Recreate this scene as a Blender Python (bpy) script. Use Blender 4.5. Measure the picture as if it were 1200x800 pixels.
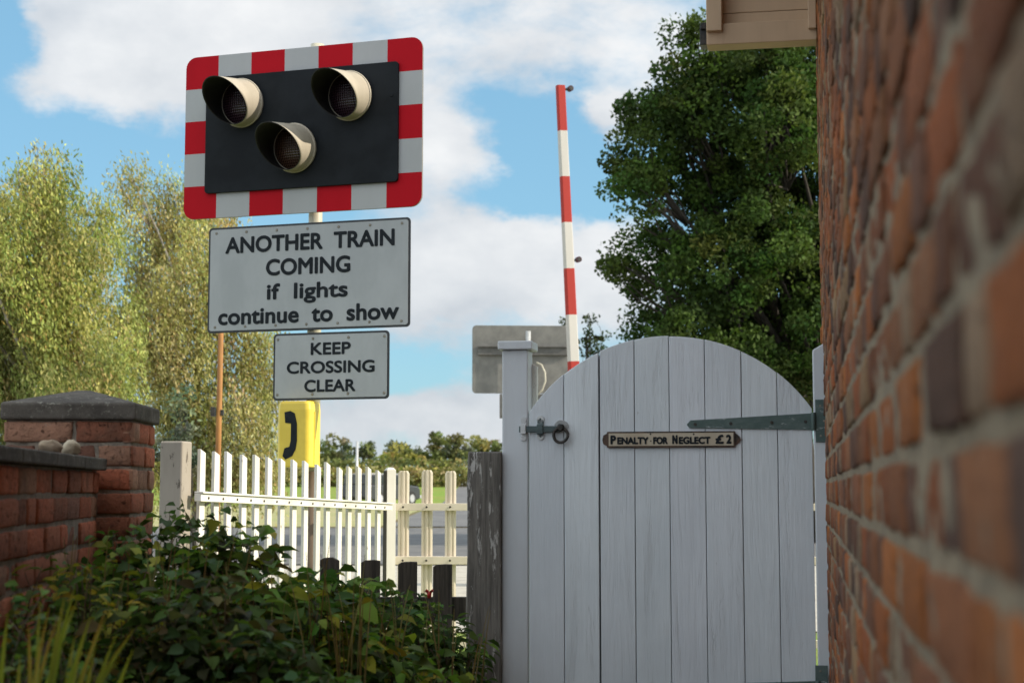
import bpy, math, random
import numpy as np
from mathutils import Vector, Matrix, noise as mnoise
R = math.radians
random.seed(7); rng = np.random.default_rng(11)
for o in list(bpy.data.objects): bpy.data.objects.remove(o)
scene = bpy.context.scene
COL = scene.collection

# ------------------------------------------------------------------ camera
F = 1850.0; CX, CY = 600.0, 400.0; HOR = 573.0; CAMZ = 1.25
PITCH = math.atan((HOR - CY) / F)
cam = bpy.data.cameras.new('camera'); cam_o = bpy.data.objects.new('camera', cam); COL.objects.link(cam_o)
cam.sensor_width = 36.0; cam.lens = F / 1200 * 36.0
cam.clip_start = 0.02; cam.clip_end = 5000
cam_o.location = (0, 0, CAMZ); cam_o.rotation_euler = (math.pi / 2 + PITCH, 0, 0)
cam.dof.use_dof = True; cam.dof.focus_distance = 7.5; cam.dof.aperture_fstop = 5.6
scene.camera = cam_o

# ------------------------------------------------------------------ sun, sky, exposure
SUN_AZ, SUN_EL = R(80), R(29)      # azimuth from "towards the camera" round to the right
S = Vector((math.sin(SUN_AZ) * math.cos(SUN_EL), -math.cos(SUN_AZ) * math.cos(SUN_EL), math.sin(SUN_EL)))
sun = bpy.data.lights.new('sun', 'SUN'); sun.energy = 3.9; sun.angle = R(0.5); sun.color = (1.0, 0.90, 0.74)
sun_o = bpy.data.objects.new('sun', sun); COL.objects.link(sun_o)
sun_o.rotation_euler = S.to_track_quat('Z', 'Y').to_euler(); sun_o.location = (20, -5, 20)
scene.view_settings.view_transform = 'Standard'; scene.view_settings.look = 'None'
scene.view_settings.exposure = 0.5; scene.view_settings.gamma = 1.0
scene.view_settings.use_curve_mapping = False
scene.render.engine = 'CYCLES'
scene.cycles.use_denoising = True
scene.cycles.max_bounces = 6; scene.cycles.diffuse_bounces = 3; scene.cycles.glossy_bounces = 2
scene.cycles.transparent_max_bounces = 8

def ray(px, py):
    u = (px - CX) / F; v = (CY - py) / F
    c, s = math.cos(PITCH), math.sin(PITCH)
    return Vector((u, c - v * s, s + v * c))
def P(px, py, d):
    r = ray(px, py); return Vector((0, 0, CAMZ)) + r * (d / r.y)

world = bpy.data.worlds.new('World'); scene.world = world; world.use_nodes = True
def build_world():
    nt = world.node_tree; N = nt.nodes; L = nt.links
    for n in list(N): N.remove(n)
    out = N.new('ShaderNodeOutputWorld'); bg = N.new('ShaderNodeBackground'); L.new(bg.outputs[0], out.inputs[0])
    STR = 0.12
    bg.inputs[1].default_value = STR
    sky = N.new('ShaderNodeTexSky'); sky.sky_type = 'NISHITA'; sky.sun_disc = False
    sky.sun_elevation = SUN_EL; sky.sun_rotation = math.atan2(S.x, S.y)
    sky.air_density = 1.0; sky.dust_density = 0.6; sky.ozone_density = 2.0
    tc = N.new('ShaderNodeTexCoord')
    def vm(op, a, b):
        n = N.new('ShaderNodeVectorMath'); n.operation = op
        for i, x in enumerate((a, b)):
            if x is None: continue
            if hasattr(x, 'links'): L.new(x, n.inputs[i])
            else: n.inputs[i].default_value = x
        return n.outputs['Value'] if op in ('DOT_PRODUCT', 'LENGTH') else n.outputs[0]
    def mth(op, a, b=None, c=None, clamp=False):
        n = N.new('ShaderNodeMath'); n.operation = op; n.use_clamp = clamp
        for i, x in enumerate((a, b, c)):
            if x is None: continue
            if hasattr(x, 'links'): L.new(x, n.inputs[i])
            else: n.inputs[i].default_value = x
        return n.outputs[0]
    def noise(vec, scale, detail, rough=0.55, dist=0.0):
        n = N.new('ShaderNodeTexNoise'); n.inputs['Scale'].default_value = scale
        n.inputs['Detail'].default_value = detail; n.inputs['Roughness'].default_value = rough
        n.inputs['Distortion'].default_value = dist
        L.new(vec, n.inputs['Vector']); return n
    d = tc.outputs['Generated']
    st = vm('MULTIPLY', d, (1.0, 1.0, 1.7))
    n1 = noise(st, 6.0, 10, 0.6, 0.35); n2 = noise(vm('ADD', st, (3.1, 1.7, 0.4)), 20.0, 8, 0.62, 0.3)
    n3 = noise(vm('ADD', st, (7.7, 2.2, 1.4)), 1.6, 3)
    # cloud masses by direction: (px,py,sx,sy,weight) - positive cloud, negative clear sky
    blobs = [(250, 40, 270, 110, .62), (430, 150, 90, 45, .35), (545, 172, 50, 30, .60), (120, 90, 110, 55, .45), (700, 40, 150, 60, .55),
             (600, 300, 130, 75, .75), (490, 300, 70, 80, .45), (700, 330, 70, 90, .5), (490, 492, 150, 36, .95), (700, 150, 30, 18, .55), (712, 128, 24, 12, .5), (590, 185, 26, 10, .35),
             (612, 160, 62, 52, -.75), (692, 205, 60, 32, -.8), (190, 200, 150, 44, -.9), (4, 22, 34, 60, -.9), (60, 150, 60, 30, -.35),
             (470, 440, 60, 26, -.62), (15, 150, 35, 30, -.1), (660, 245, 40, 20, -.2), (590, 240, 60, 18, -.35), (530, 235, 22, 18, -.2)]
    wn = noise(vm('ADD', st, (9.1, 4.2, 6.6)), 11.0, 6, 0.62)
    dw = vm('ADD', d, vm('MULTIPLY', vm('SUBTRACT', wn.outputs['Color'], (.5, .5, .5)), (.085, .0, .06)))
    acc = None
    for (px, py, sx, sy, w) in blobs:
        c = ray(px, py).normalized(); rr = ((sx + sy) * 0.5)
        df = vm('SUBTRACT', dw, tuple(c))
        df = vm('MULTIPLY', df, (F / sx, F / max(sx, sy), F / sy))
        g = mth('MULTIPLY', mth('EXPONENT', mth('MULTIPLY', vm('DOT_PRODUCT', df, df), -0.6)), w)
        acc = g if acc is None else mth('ADD', acc, g)
    gen = mth('MULTIPLY_ADD', n3.outputs['Fac'], 1.6, -0.72)
    # generic cloud away from the part that the photograph shows
    sep = N.new('ShaderNodeSeparateXYZ'); L.new(d, sep.inputs[0])
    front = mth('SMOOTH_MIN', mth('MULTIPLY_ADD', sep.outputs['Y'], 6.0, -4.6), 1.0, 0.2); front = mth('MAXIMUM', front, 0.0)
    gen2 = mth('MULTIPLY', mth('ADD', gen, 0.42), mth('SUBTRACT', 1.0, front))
    dens = mth('ADD', mth('ADD', acc, gen2), mth('MULTIPLY_ADD', n1.outputs['Fac'], 1.7, -0.95))
    dens = mth('ADD', dens, mth('MULTIPLY_ADD', n2.outputs['Fac'], 0.62, -0.31))
    mr = N.new('ShaderNodeMapRange'); mr.interpolation_type = 'SMOOTHSTEP'
    L.new(dens, mr.inputs[0]); mr.inputs[1].default_value = -0.04; mr.inputs[2].default_value = 0.58
    mask = mth('MULTIPLY', mr.outputs[0], 0.96)
    # cloud tone: bright tops, greyer thick bellies
    n4 = noise(vm('ADD', st, (1.3, 5.7, 2.23)), 9.0, 6, 0.55)
    tone = mth('ADD', mth('MULTIPLY_ADD', n4.outputs['Fac'], 1.9, -0.55), mth('MULTIPLY', dens, 0.12))
    # low clouds near the horizon are greyer
    low = N.new('ShaderNodeMapRange'); L.new(sep.outputs['Z'], low.inputs[0]); low.inputs[1].default_value = 0.02; low.inputs[2].default_value = 0.16
    low.inputs[3].default_value = 0.0; low.inputs[4].default_value = 1.0
    tone = mth('ADD', tone, mth('MULTIPLY_ADD', low.outputs[0], 0.35, -0.15), None, True)
    cr = N.new('ShaderNodeMix'); cr.data_type = 'RGBA'; L.new(tone, cr.inputs['Factor'])
    k = 1.0 / STR
    cr.inputs['A'].default_value = (.325 * k, .365 * k, .415 * k, 1); cr.inputs['B'].default_value = (.66 * k, .665 * k, .67 * k, 1)
    bright = mth('MULTIPLY_ADD', front, -.95, 1.95)       # unseen clouds behind the camera brightened as fill for the shaded foreground
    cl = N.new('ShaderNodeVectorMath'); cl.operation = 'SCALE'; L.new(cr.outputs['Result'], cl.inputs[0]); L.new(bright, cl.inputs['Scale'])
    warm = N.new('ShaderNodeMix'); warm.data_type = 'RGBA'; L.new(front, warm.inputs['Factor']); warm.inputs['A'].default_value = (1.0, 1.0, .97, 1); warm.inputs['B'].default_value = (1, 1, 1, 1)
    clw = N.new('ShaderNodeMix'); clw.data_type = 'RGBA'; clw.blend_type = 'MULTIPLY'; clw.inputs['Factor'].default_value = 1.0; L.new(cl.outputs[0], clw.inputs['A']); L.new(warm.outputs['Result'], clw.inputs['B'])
    # blue of the clear sky
    sk = N.new('ShaderNodeMix'); sk.data_type = 'RGBA'; sk.blend_type = 'MULTIPLY'; sk.inputs['Factor'].default_value = 1.0
    L.new(sky.outputs[0], sk.inputs['A']); sk.inputs['B'].default_value = (.80, .97, 1.0, 1)
    mx = N.new('ShaderNodeMix'); mx.data_type = 'RGBA'; L.new(mask, mx.inputs['Factor'])
    pb = N.new('ShaderNodeMix'); pb.data_type = 'RGBA'; pb.inputs['Factor'].default_value = .55
    L.new(sk.outputs['Result'], pb.inputs['A']); pb.inputs['B'].default_value = (.20 * k, .415 * k, .57 * k, 1)
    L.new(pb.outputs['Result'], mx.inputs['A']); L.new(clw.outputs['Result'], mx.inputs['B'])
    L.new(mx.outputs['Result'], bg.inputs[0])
build_world()

# ------------------------------------------------------------------ materials
class NB:
    def __init__(s, name):
        s.m = bpy.data.materials.new(name); s.m.use_nodes = True
        s.N = s.m.node_tree.nodes; s.L = s.m.node_tree.links
        s.b = s.N['Principled BSDF']; s.tc = s.N.new('ShaderNodeTexCoord')
    def lk(s, a, sock):
        if hasattr(a, 'links'): s.L.new(a, sock)
        else: sock.default_value = a
    def coord(s, stretch=(1, 1, 1), kind='Object', off=(0, 0, 0)):
        m = s.N.new('ShaderNodeMapping'); m.inputs['Scale'].default_value = stretch; m.inputs['Location'].default_value = off
        s.L.new(s.tc.outputs[kind], m.inputs['Vector']); return m.outputs[0]
    def noise(s, vec, scale, detail=5, rough=.55, dist=0):
        n = s.N.new('ShaderNodeTexNoise'); n.inputs['Scale'].default_value = scale; n.inputs['Detail'].default_value = detail
        n.inputs['Roughness'].default_value = rough; n.inputs['Distortion'].default_value = dist
        s.L.new(vec, n.inputs['Vector']); return n.outputs['Fac']
    def rampf(s, f, a, b):
        n = s.N.new('ShaderNodeMapRange'); n.interpolation_type = 'SMOOTHSTEP'
        s.lk(f, n.inputs[0]); n.inputs[1].default_value = a; n.inputs[2].default_value = b; return n.outputs[0]
    def mix(s, f, a, b, mode='MIX'):
        n = s.N.new('ShaderNodeMix'); n.data_type = 'RGBA'; n.blend_type = mode
        s.lk(f, n.inputs['Factor'])
        for x, k in ((a, 'A'), (b, 'B')): s.lk(x if hasattr(x, 'links') else tuple(x) + (1,) * (4 - len(x)), n.inputs[k])
        return n.outputs['Result']
    def math(s, op, a, b=0.0, c=0.0):
        n = s.N.new('ShaderNodeMath'); n.operation = op
        s.lk(a, n.inputs[0]); s.lk(b, n.inputs[1]); s.lk(c, n.inputs[2]); return n.outputs[0]
    def xyz(s, vec):
        n = s.N.new('ShaderNodeSeparateXYZ'); s.L.new(vec, n.inputs[0]); return n.outputs
    def attr(s, name='col'):
        n = s.N.new('ShaderNodeAttribute'); n.attribute_name = name; return n.outputs['Color']
    def bump(s, h, strength, dist=.01):
        n = s.N.new('ShaderNodeBump'); n.inputs['Strength'].default_value = strength; n.inputs['Distance'].default_value = dist
        s.lk(h, n.inputs['Height']); s.L.new(n.outputs[0], s.b.inputs['Normal'])
    def fin(s, col, rough=.6, metal=0.0, spec=.5):
        s.lk(col if hasattr(col, 'links') else tuple(col) + (1,) * (4 - len(col)), s.b.inputs['Base Color'])
        s.lk(rough, s.b.inputs['Roughness']); s.b.inputs['Metallic'].default_value = metal
        s.b.inputs['Specular IOR Level'].default_value = spec
        return s.m

def simple(name, c1, c2, scale=8, rough=.6, bump=.2, stretch=(1, 1, 1), metal=0.0, bscale=None, lo=.35, hi=.65, bd=.004, spec=.5):
    b = NB(name); v = b.coord(stretch)
    n = b.noise(v, scale, 7, .6)
    col = b.mix(b.rampf(n, lo, hi), c1, c2)
    h = b.noise(v, bscale or scale * 5, 5, .6)
    if bump: b.bump(h, bump, bd)
    return b.fin(col, rough, metal, spec)

def painted_wood(name, paint, dirt=(.28, .25, .2), chip=(.12, .10, .08), chips=.72, dirt_amt=.35, rough=.5, grain=90):
    b = NB(name); v = b.coord(); vs = b.coord((1, 1, .05))
    g = b.noise(vs, grain, 6, .65); broad = b.noise(b.coord((1, 1, .25)), 5, 5, .6); fine = b.noise(v, 40, 6, .7)
    tint = b.mix(b.math('MULTIPLY', b.rampf(broad, .35, .75), dirt_amt), paint, dirt)
    streak = b.rampf(b.noise(vs, 22, 6, .7), .52, .78)
    tint = b.mix(b.math('MULTIPLY', streak, dirt_amt * .5), tint, dirt)
    chipm = b.rampf(b.noise(b.coord((1, 1, .35)), 26, 9, .75), chips, chips + .03)
    col = b.mix(chipm, tint, chip)
    h = b.math('ADD', b.math('MULTIPLY', g, .8), b.math('MULTIPLY', fine, .35))
    h = b.math('SUBTRACT', h, b.math('MULTIPLY', chipm, .8))
    b.bump(h, .45, .0025)
    return b.fin(col, rough, 0, .35)

M = {}
def gate_paint():
    b = NB('gate paint'); v = b.coord(); vs = b.coord((1, 1, .045))
    oi = b.N.new('ShaderNodeAttribute'); oi.attribute_name = 'col'
    plank = oi.outputs['Color']
    def sh(vec):
        m = b.N.new('ShaderNodeVectorMath'); m.operation = 'MULTIPLY_ADD'; b.L.new(plank, m.inputs[0]); m.inputs[1].default_value = (31, 17, 23); b.L.new(vec, m.inputs[2]); return m.outputs[0]
    v = sh(v); vs = sh(vs); bc = b.coord
    b.coord = lambda *a, **k: sh(bc(*a, **k))
    grain = b.noise(vs, 70, 7, .7, .3)
    ring = b.noise(b.coord((1, 1, .12)), 14, 5, .6, 1.2)
    broad = b.noise(b.coord((1, 1, .5)), 3, 4, .6)
    paint = b.mix(b.rampf(broad, .3, .7), (.70, .745, .80), (.61, .655, .71))
    col = b.mix(1.0, paint, plank, 'MULTIPLY')
    col = b.mix(b.math('MULTIPLY', b.rampf(b.noise(vs, 30, 7, .75), .55, .80), .2), col, (.36, .36, .35))
    wear = b.rampf(b.noise(b.coord((1, 1, .10)), 9, 8, .8, .6), .52, .72); col = b.mix(b.math('MULTIPLY', wear, .22), col, (.40, .40, .40))
    scuff = b.rampf(b.noise(b.coord((1, 1, .3)), 20, 10, .8), .645, .68)
    col = b.mix(b.math('MULTIPLY', scuff, .6), col, (.30, .28, .25))
    h = b.math('ADD', b.math('MULTIPLY', grain, .6), b.math('MULTIPLY', ring, .9)); h = b.math('ADD', h, b.math('MULTIPLY', wear, -.5))
    b.bump(h, .8, .004)
    return b.fin(col, .45, 0, .4)
M['gate'] = gate_paint()
M['post_paint'] = painted_wood('post paint', (.61, .645, .695), (.42, .42, .42), (.2, .19, .18), .70, .35)
M['white_wood'] = painted_wood('white fence paint', (.74, .72, .67), (.36, .33, .24), (.25, .2, .15), .64, .42, .5)
M['cream_wood'] = painted_wood('cream fence paint', (.78, .70, .58), (.45, .36, .26), (.2, .15, .1), .68, .3, .5)
M['grey_post'] = painted_wood('grey post paint', (.35, .31, .26), (.17, .14, .11), (.12, .1, .08), .60, .7, .6)
def flaky(name, wood1, wood2, paint, t, stretch=.18, sc=30):
    b = NB(name); vs = b.coord((1, 1, .06)); v2 = b.coord((1, 1, stretch))
    g = b.noise(vs, 60, 8, .7); w = b.mix(b.rampf(g, .35, .65), wood1, wood2)
    broad = b.noise(b.coord((1, 1, .3)), 6, 3)
    n = b.math('ADD', b.noise(v2, sc, 9, .72), b.math('MULTIPLY_ADD', broad, .35, -.17))
    m = b.rampf(n, t, t + .03)
    col = b.mix(m, w, paint)
    h = b.math('ADD', b.math('MULTIPLY', g, 1.2), b.math('MULTIPLY', m, .5)); b.bump(h, .9, .004)
    return b.fin(col, .8, 0, .2)
M['weathered'] = flaky('weathered wood', (.10, .094, .087), (.23, .215, .195), (.52, .51, .49), .545)
M['old_stake'] = flaky('mossy old wood', (.035, .03, .025), (.09, .075, .06), (.22, .22, .18), .72)
M['eaves'] = painted_wood('eaves paint', (.60, .43, .285), (.40, .28, .185), (.16, .1, .07), .70, .5, .6, 40)
M['black_iron'] = simple('black iron', (.02, .02, .02), (.05, .042, .036), 30, .45, .5, metal=.3)
def galv(name, c1, c2, c3):
    b = NB(name); v = b.coord((1, 1, 1)); n = b.noise(b.coord((.4, 1, 1)), 30, 8, .7)
    col = b.mix(b.rampf(n, .42, .62), c1, c2)
    col = b.mix(b.rampf(b.noise(b.coord((.35, 1, 1), off=(1, 2, 3)), 45, 8, .75), .60, .66), col, c3)
    b.bump(b.noise(v, 120, 4), .3, .001)
    return b.fin(col, .55, .25, .4)
M['green_iron'] = galv('green grey hinge paint', (.075, .115, .11), (.11, .15, .145), (.38, .42, .43))
M['latch_iron'] = galv('latch paint', (.07, .095, .10), (.10, .13, .135), (.34, .37, .39))
M['white_iron'] = simple('white painted iron', (.5, .52, .54), (.62, .64, .66), 40, .5, .5)
M['dark_gap'] = simple('dark joint', (.02, .02, .02), (.03, .03, .03), 10, .9, 0)
M['alu'] = simple('aluminium back', (.205, .20, .185), (.15, .147, .138), 6, .6, .15, metal=.15)
M['alu_dark'] = simple('grey channel', (.10, .098, .092), (.14, .136, .13), 10, .6, .1, metal=.2)
M['pole_cream'] = simple('cream pole', (.46, .44, .34), (.58, .55, .44), 9, .5, .1)
M['galv_pole'] = simple('galvanised pole', (.42, .43, .43), (.55, .56, .56), 20, .45, .1, metal=.4)
M['brown_pole'] = simple('brown pole', (.10, .07, .045), (.17, .12, .08), 10, .7, .4, (1, 1, .2))
M['rust'] = simple('orange rust', (.36, .165, .042), (.24, .105, .03), 14, .75, .4, (1, 1, .15))
M['black_panel'] = simple('matt black panel', (.010, .012, .015), (.016, .019, .023), 5, .6, .08, spec=.12)
M['black_int'] = simple('hood inside', (.006, .006, .006), (.010, .009, .009), 20, .7, 0)
M['hood'] = painted_wood('cream hood', (.46, .41, .33), (.26, .23, .18), (.05, .05, .05), .66, .6, .5, 30)
M['letter'] = simple('black lettering', (.010, .014, .018), (.018, .022, .027), 20, .6, 0, spec=.15)
M['sign_face'] = simple('sign face', (.41, .43, .445), (.35, .37, .385), 4, .5, .05, (1, 1, .5))
M['sign_border'] = simple('sign border', (.018, .02, .024), (.03, .033, .036), 12, .5, .05)
M['rivet'] = simple('rivet', (.18, .16, .13), (.28, .26, .22), 30, .5, 0, metal=.5)
M['yellow'] = simple('yellow plastic', (.82, .62, .075), (.72, .53, .06), 6, .42, .05)
M['lamp_red'] = simple('red lens', (.10, .02, .03), (.06, .012, .02), 10, .15, 0)
def lens(name, c1, c2):
    b = NB(name); v = b.coord((1, 1, 1)); x = b.xyz(v)
    gx = b.math('SINE', b.math('MULTIPLY', x[0], 420)); gz = b.math('SINE', b.math('MULTIPLY', x[2], 420))
    col = b.mix(b.rampf(b.math('ADD', gx, gz), -.6, .9), c1, c2)
    b.bump(b.math('MULTIPLY', b.math('ADD', gx, gz), .5), .6, .003)
    return b.fin(col, .22, 0, .6)
M['lens_red'] = lens('red lens dark', (.022, .009, .013), (.042, .02, .03)); M['lens_amber'] = lens('amber lens dark', (.04, .018, .011), (.08, .04, .025))
def stripes_board(w, h, nx, nz):
    b = NB('red white border'); x = b.xyz(b.coord())
    i = b.math('FLOOR', b.math('MULTIPLY_ADD', x[0], nx / w, nx / 2)); j = b.math('FLOOR', b.math('MULTIPLY_ADD', x[2], nz / h, nz / 2))
    q = b.math('ABSOLUTE', b.math('MODULO', b.math('ADD', i, j), 2))
    dirt = b.noise(b.coord((1, 1, .3)), 7, 6)
    red = b.mix(dirt, (.50, .004, .014), (.42, .003, .011)); wh = b.mix(dirt, (.46, .475, .485), (.39, .40, .41))
    return b.fin(b.mix(q, red, wh), .6, 0, .12)
def stripes_boom(step, ztop):
    b = NB('boom stripes'); x = b.xyz(b.coord())
    q = b.math('MODULO', b.math('FLOOR', b.math('DIVIDE', b.math('SUBTRACT', ztop, x[2]), step)), 2)
    dirt = b.noise(b.coord((1, 1, .3)), 6, 6)
    return b.fin(b.mix(q, b.mix(dirt, (.40, .04, .03), (.30, .03, .025)), b.mix(dirt, (.56, .54, .51), (.44, .42, .39))), .6, 0, .2)
def brick_mat(name, moss=False):
    b = NB(name); v = b.coord()
    c = b.attr('col'); n = b.noise(v, 45, 8, .7); n2 = b.noise(b.coord(off=(3, 1, 2)), 11, 6, .65); n3 = b.noise(v, 160, 5, .7)
    col = b.mix(b.math('MULTIPLY', b.rampf(n, .45, .75), .55), c, (.07, .045, .035))
    col = b.mix(b.math('MULTIPLY', b.rampf(n2, .55, .75), .35), col, (.36, .27, .19))
    if moss:
        col = b.mix(b.math('MULTIPLY', b.rampf(b.noise(b.coord(off=(5, 5, 5)), 34, 9, .85), .60, .66), .6), col, (.42, .38, .32))
        col = b.mix(b.math('MULTIPLY', b.rampf(b.noise(b.coord(off=(9, 2, 5)), 6, 6, .6), .5, .7), .45), col, (.075, .055, .042))
    pit = b.rampf(b.noise(b.coord(off=(8, 3, 1)), 70, 6, .8), .56, .66); col = b.mix(b.math('MULTIPLY', pit, .55), col, (.06, .04, .03)); n = b.math('SUBTRACT', n, b.math('MULTIPLY', pit, .5))
    pale = b.rampf(b.noise(b.coord(off=(2, 7, 4)), 23, 9, .8), .60, .68); col = b.mix(b.math('MULTIPLY', pale, .4), col, (.42, .32, .2))
    b.bump(b.math('ADD', b.math('MULTIPLY', n, .9), b.math('MULTIPLY', n3, .5)), 1.0, .009)
    return b.fin(col, .9, 0, .2)
M['brick'] = brick_mat('brick'); M['brick_old'] = brick_mat('old brick', True)
M['mortar'] = simple('mortar', (.31, .24, .155), (.17, .13, .085), 25, .95, 1.0, bscale=140, bd=.006)
M['mortar_old'] = simple('old mortar', (.30, .25, .20), (.19, .16, .13), 25, .95, 1.0, bscale=140, bd=.006)
def concrete(name, c1, c2, lich):
    b = NB(name); v = b.coord(); n = b.noise(v, 9, 8, .65); f = b.noise(v, 110, 6, .7)
    col = b.mix(b.rampf(n, .35, .65), c1, c2); col = b.mix(b.math('MULTIPLY', b.rampf(b.noise(b.coord(off=(4, 4, 4)), 40, 9, .85), .56, .62), .8), col, lich)
    b.bump(b.math('ADD', f, b.math('MULTIPLY', n, .6)), .9, .005); return b.fin(col, .92, 0, .2)
M['cap'] = concrete('weathered cap stone', (.075, .066, .058), (.13, .115, .10), (.33, .32, .27))
M['stone'] = simple('pebble', (.36, .28, .19), (.24, .18, .125), 14, .85, .6, bscale=60)
M['stone_pale'] = simple('pale pebble', (.46, .39, .28), (.34, .28, .2), 14, .85, .6, bscale=60)
M['tile'] = simple('roof slate', (.09, .09, .10), (.14, .13, .14), 6, .7, .3)
def leaf_mat(name, trans=.35, rough=.5, spec=.35):
    b = NB(name); c = b.attr('col'); b.fin(c, rough, 0, spec)
    t = b.N.new('ShaderNodeBsdfTranslucent'); b.L.new(b.mix(1.0, c, (1.15, 1.2, .7), 'MULTIPLY'), t.inputs[0])
    ms = b.N.new('ShaderNodeMixShader'); ms.inputs[0].default_value = trans
    b.L.new(b.b.outputs[0], ms.inputs[1]); b.L.new(t.outputs[0], ms.inputs[2]); b.L.new(ms.outputs[0], b.N['Material Output'].inputs[0])
    return b.m
M['leaf'] = leaf_mat('leaf', .38, .62, .12); M['leaf_far'] = leaf_mat('far leaf', .3, .7, .15)
M['bark'] = simple('bark', (.026, .021, .016), (.055, .045, .035), 8, .9, .8, (1, 1, .3)); M['birch_bark'] = simple('pale bark', (.36, .33, .28), (.16, .13, .1), 7, .8, .5, (1, 1, .6))
M['stem'] = simple('stem', (.10, .055, .03), (.07, .06, .028), 10, .7, 0)
def ground_mat():
    b = NB('ground'); v = b.coord(); x = b.xyz(v)
    g = b.mix(b.rampf(b.noise(v, .35, 8, .6), .35, .65), (.19, .29, .05), (.25, .27, .07))
    g = b.mix(b.rampf(b.noise(v, 9, 6, .7), .4, .7), g, (.13, .19, .035))
    soil = b.mix(b.rampf(b.noise(v, 6, 9, .7), .35, .65), (.035, .027, .018), (.085, .062, .04))
    grav = b.mix(b.rampf(b.noise(v, 18, 8, .75), .4, .6), (.32, .29, .24), (.20, .18, .15))
    n = b.math('MULTIPLY_ADD', b.noise(v, .6, 4), 3.0, -1.5)
    yy = b.math('ADD', x[1], n)
    col = b.mix(b.rampf(yy, 6.6, 8.2), soil, g); col = b.mix(b.rampf(yy, 13, 15), col, grav); col = b.mix(b.rampf(yy, 27.0, 29.0), col, (.17, .14, .08))
    col = b.mix(b.rampf(yy, 60, 72), col, g)
    b.bump(b.noise(v, 14, 6, .7), .6, .03); return b.fin(col, .95, 0, .1)
M['ground'] = ground_mat()
M['asphalt'] = simple('asphalt', (.10, .098, .10), (.15, .145, .14), 1.5, .85, .5, bscale=60)
M['concrete_pale'] = simple('pale concrete', (.46, .43, .37), (.36, .33, .28), 3, .9, .5, bscale=50)
M['verge'] = simple('dry verge', (.34, .29, .15), (.25, .27, .09), 1.2, .95, .6, bscale=12)
M['car_paint'] = simple('dark car paint', (.035, .037, .042), (.045, .047, .052), 2, .28, 0); M['car_roof'] = simple('silver car paint', (.42, .43, .45), (.36, .37, .39), 2, .3, 0)
M['glass'] = simple('dark glass', (.02, .025, .03), (.03, .035, .04), 2, .08, 0); M['tyre'] = simple('tyre rubber', (.015, .015, .015), (.025, .025, .025), 20, .85, .2)
M['headlamp'] = simple('headlamp glass', (.6, .6, .6), (.5, .5, .5), 4, .15, 0)
M['red_plastic'] = simple('red petal', (.5, .03, .02), (.4, .02, .015), 8, .5, 0)
M['cable'] = simple('cream cable', (.55, .52, .42), (.45, .42, .34), 8, .5, 0)
M['plaque_face'] = painted_wood('plaque cream paint', (.52, .46, .36), (.32, .22, .14), (.10, .05, .03), .64, .5, .5, 40)
M['plaque_iron'] = simple('rusty black iron', (.022, .018, .016), (.09, .05, .032), 26, .65, .7)

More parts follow.
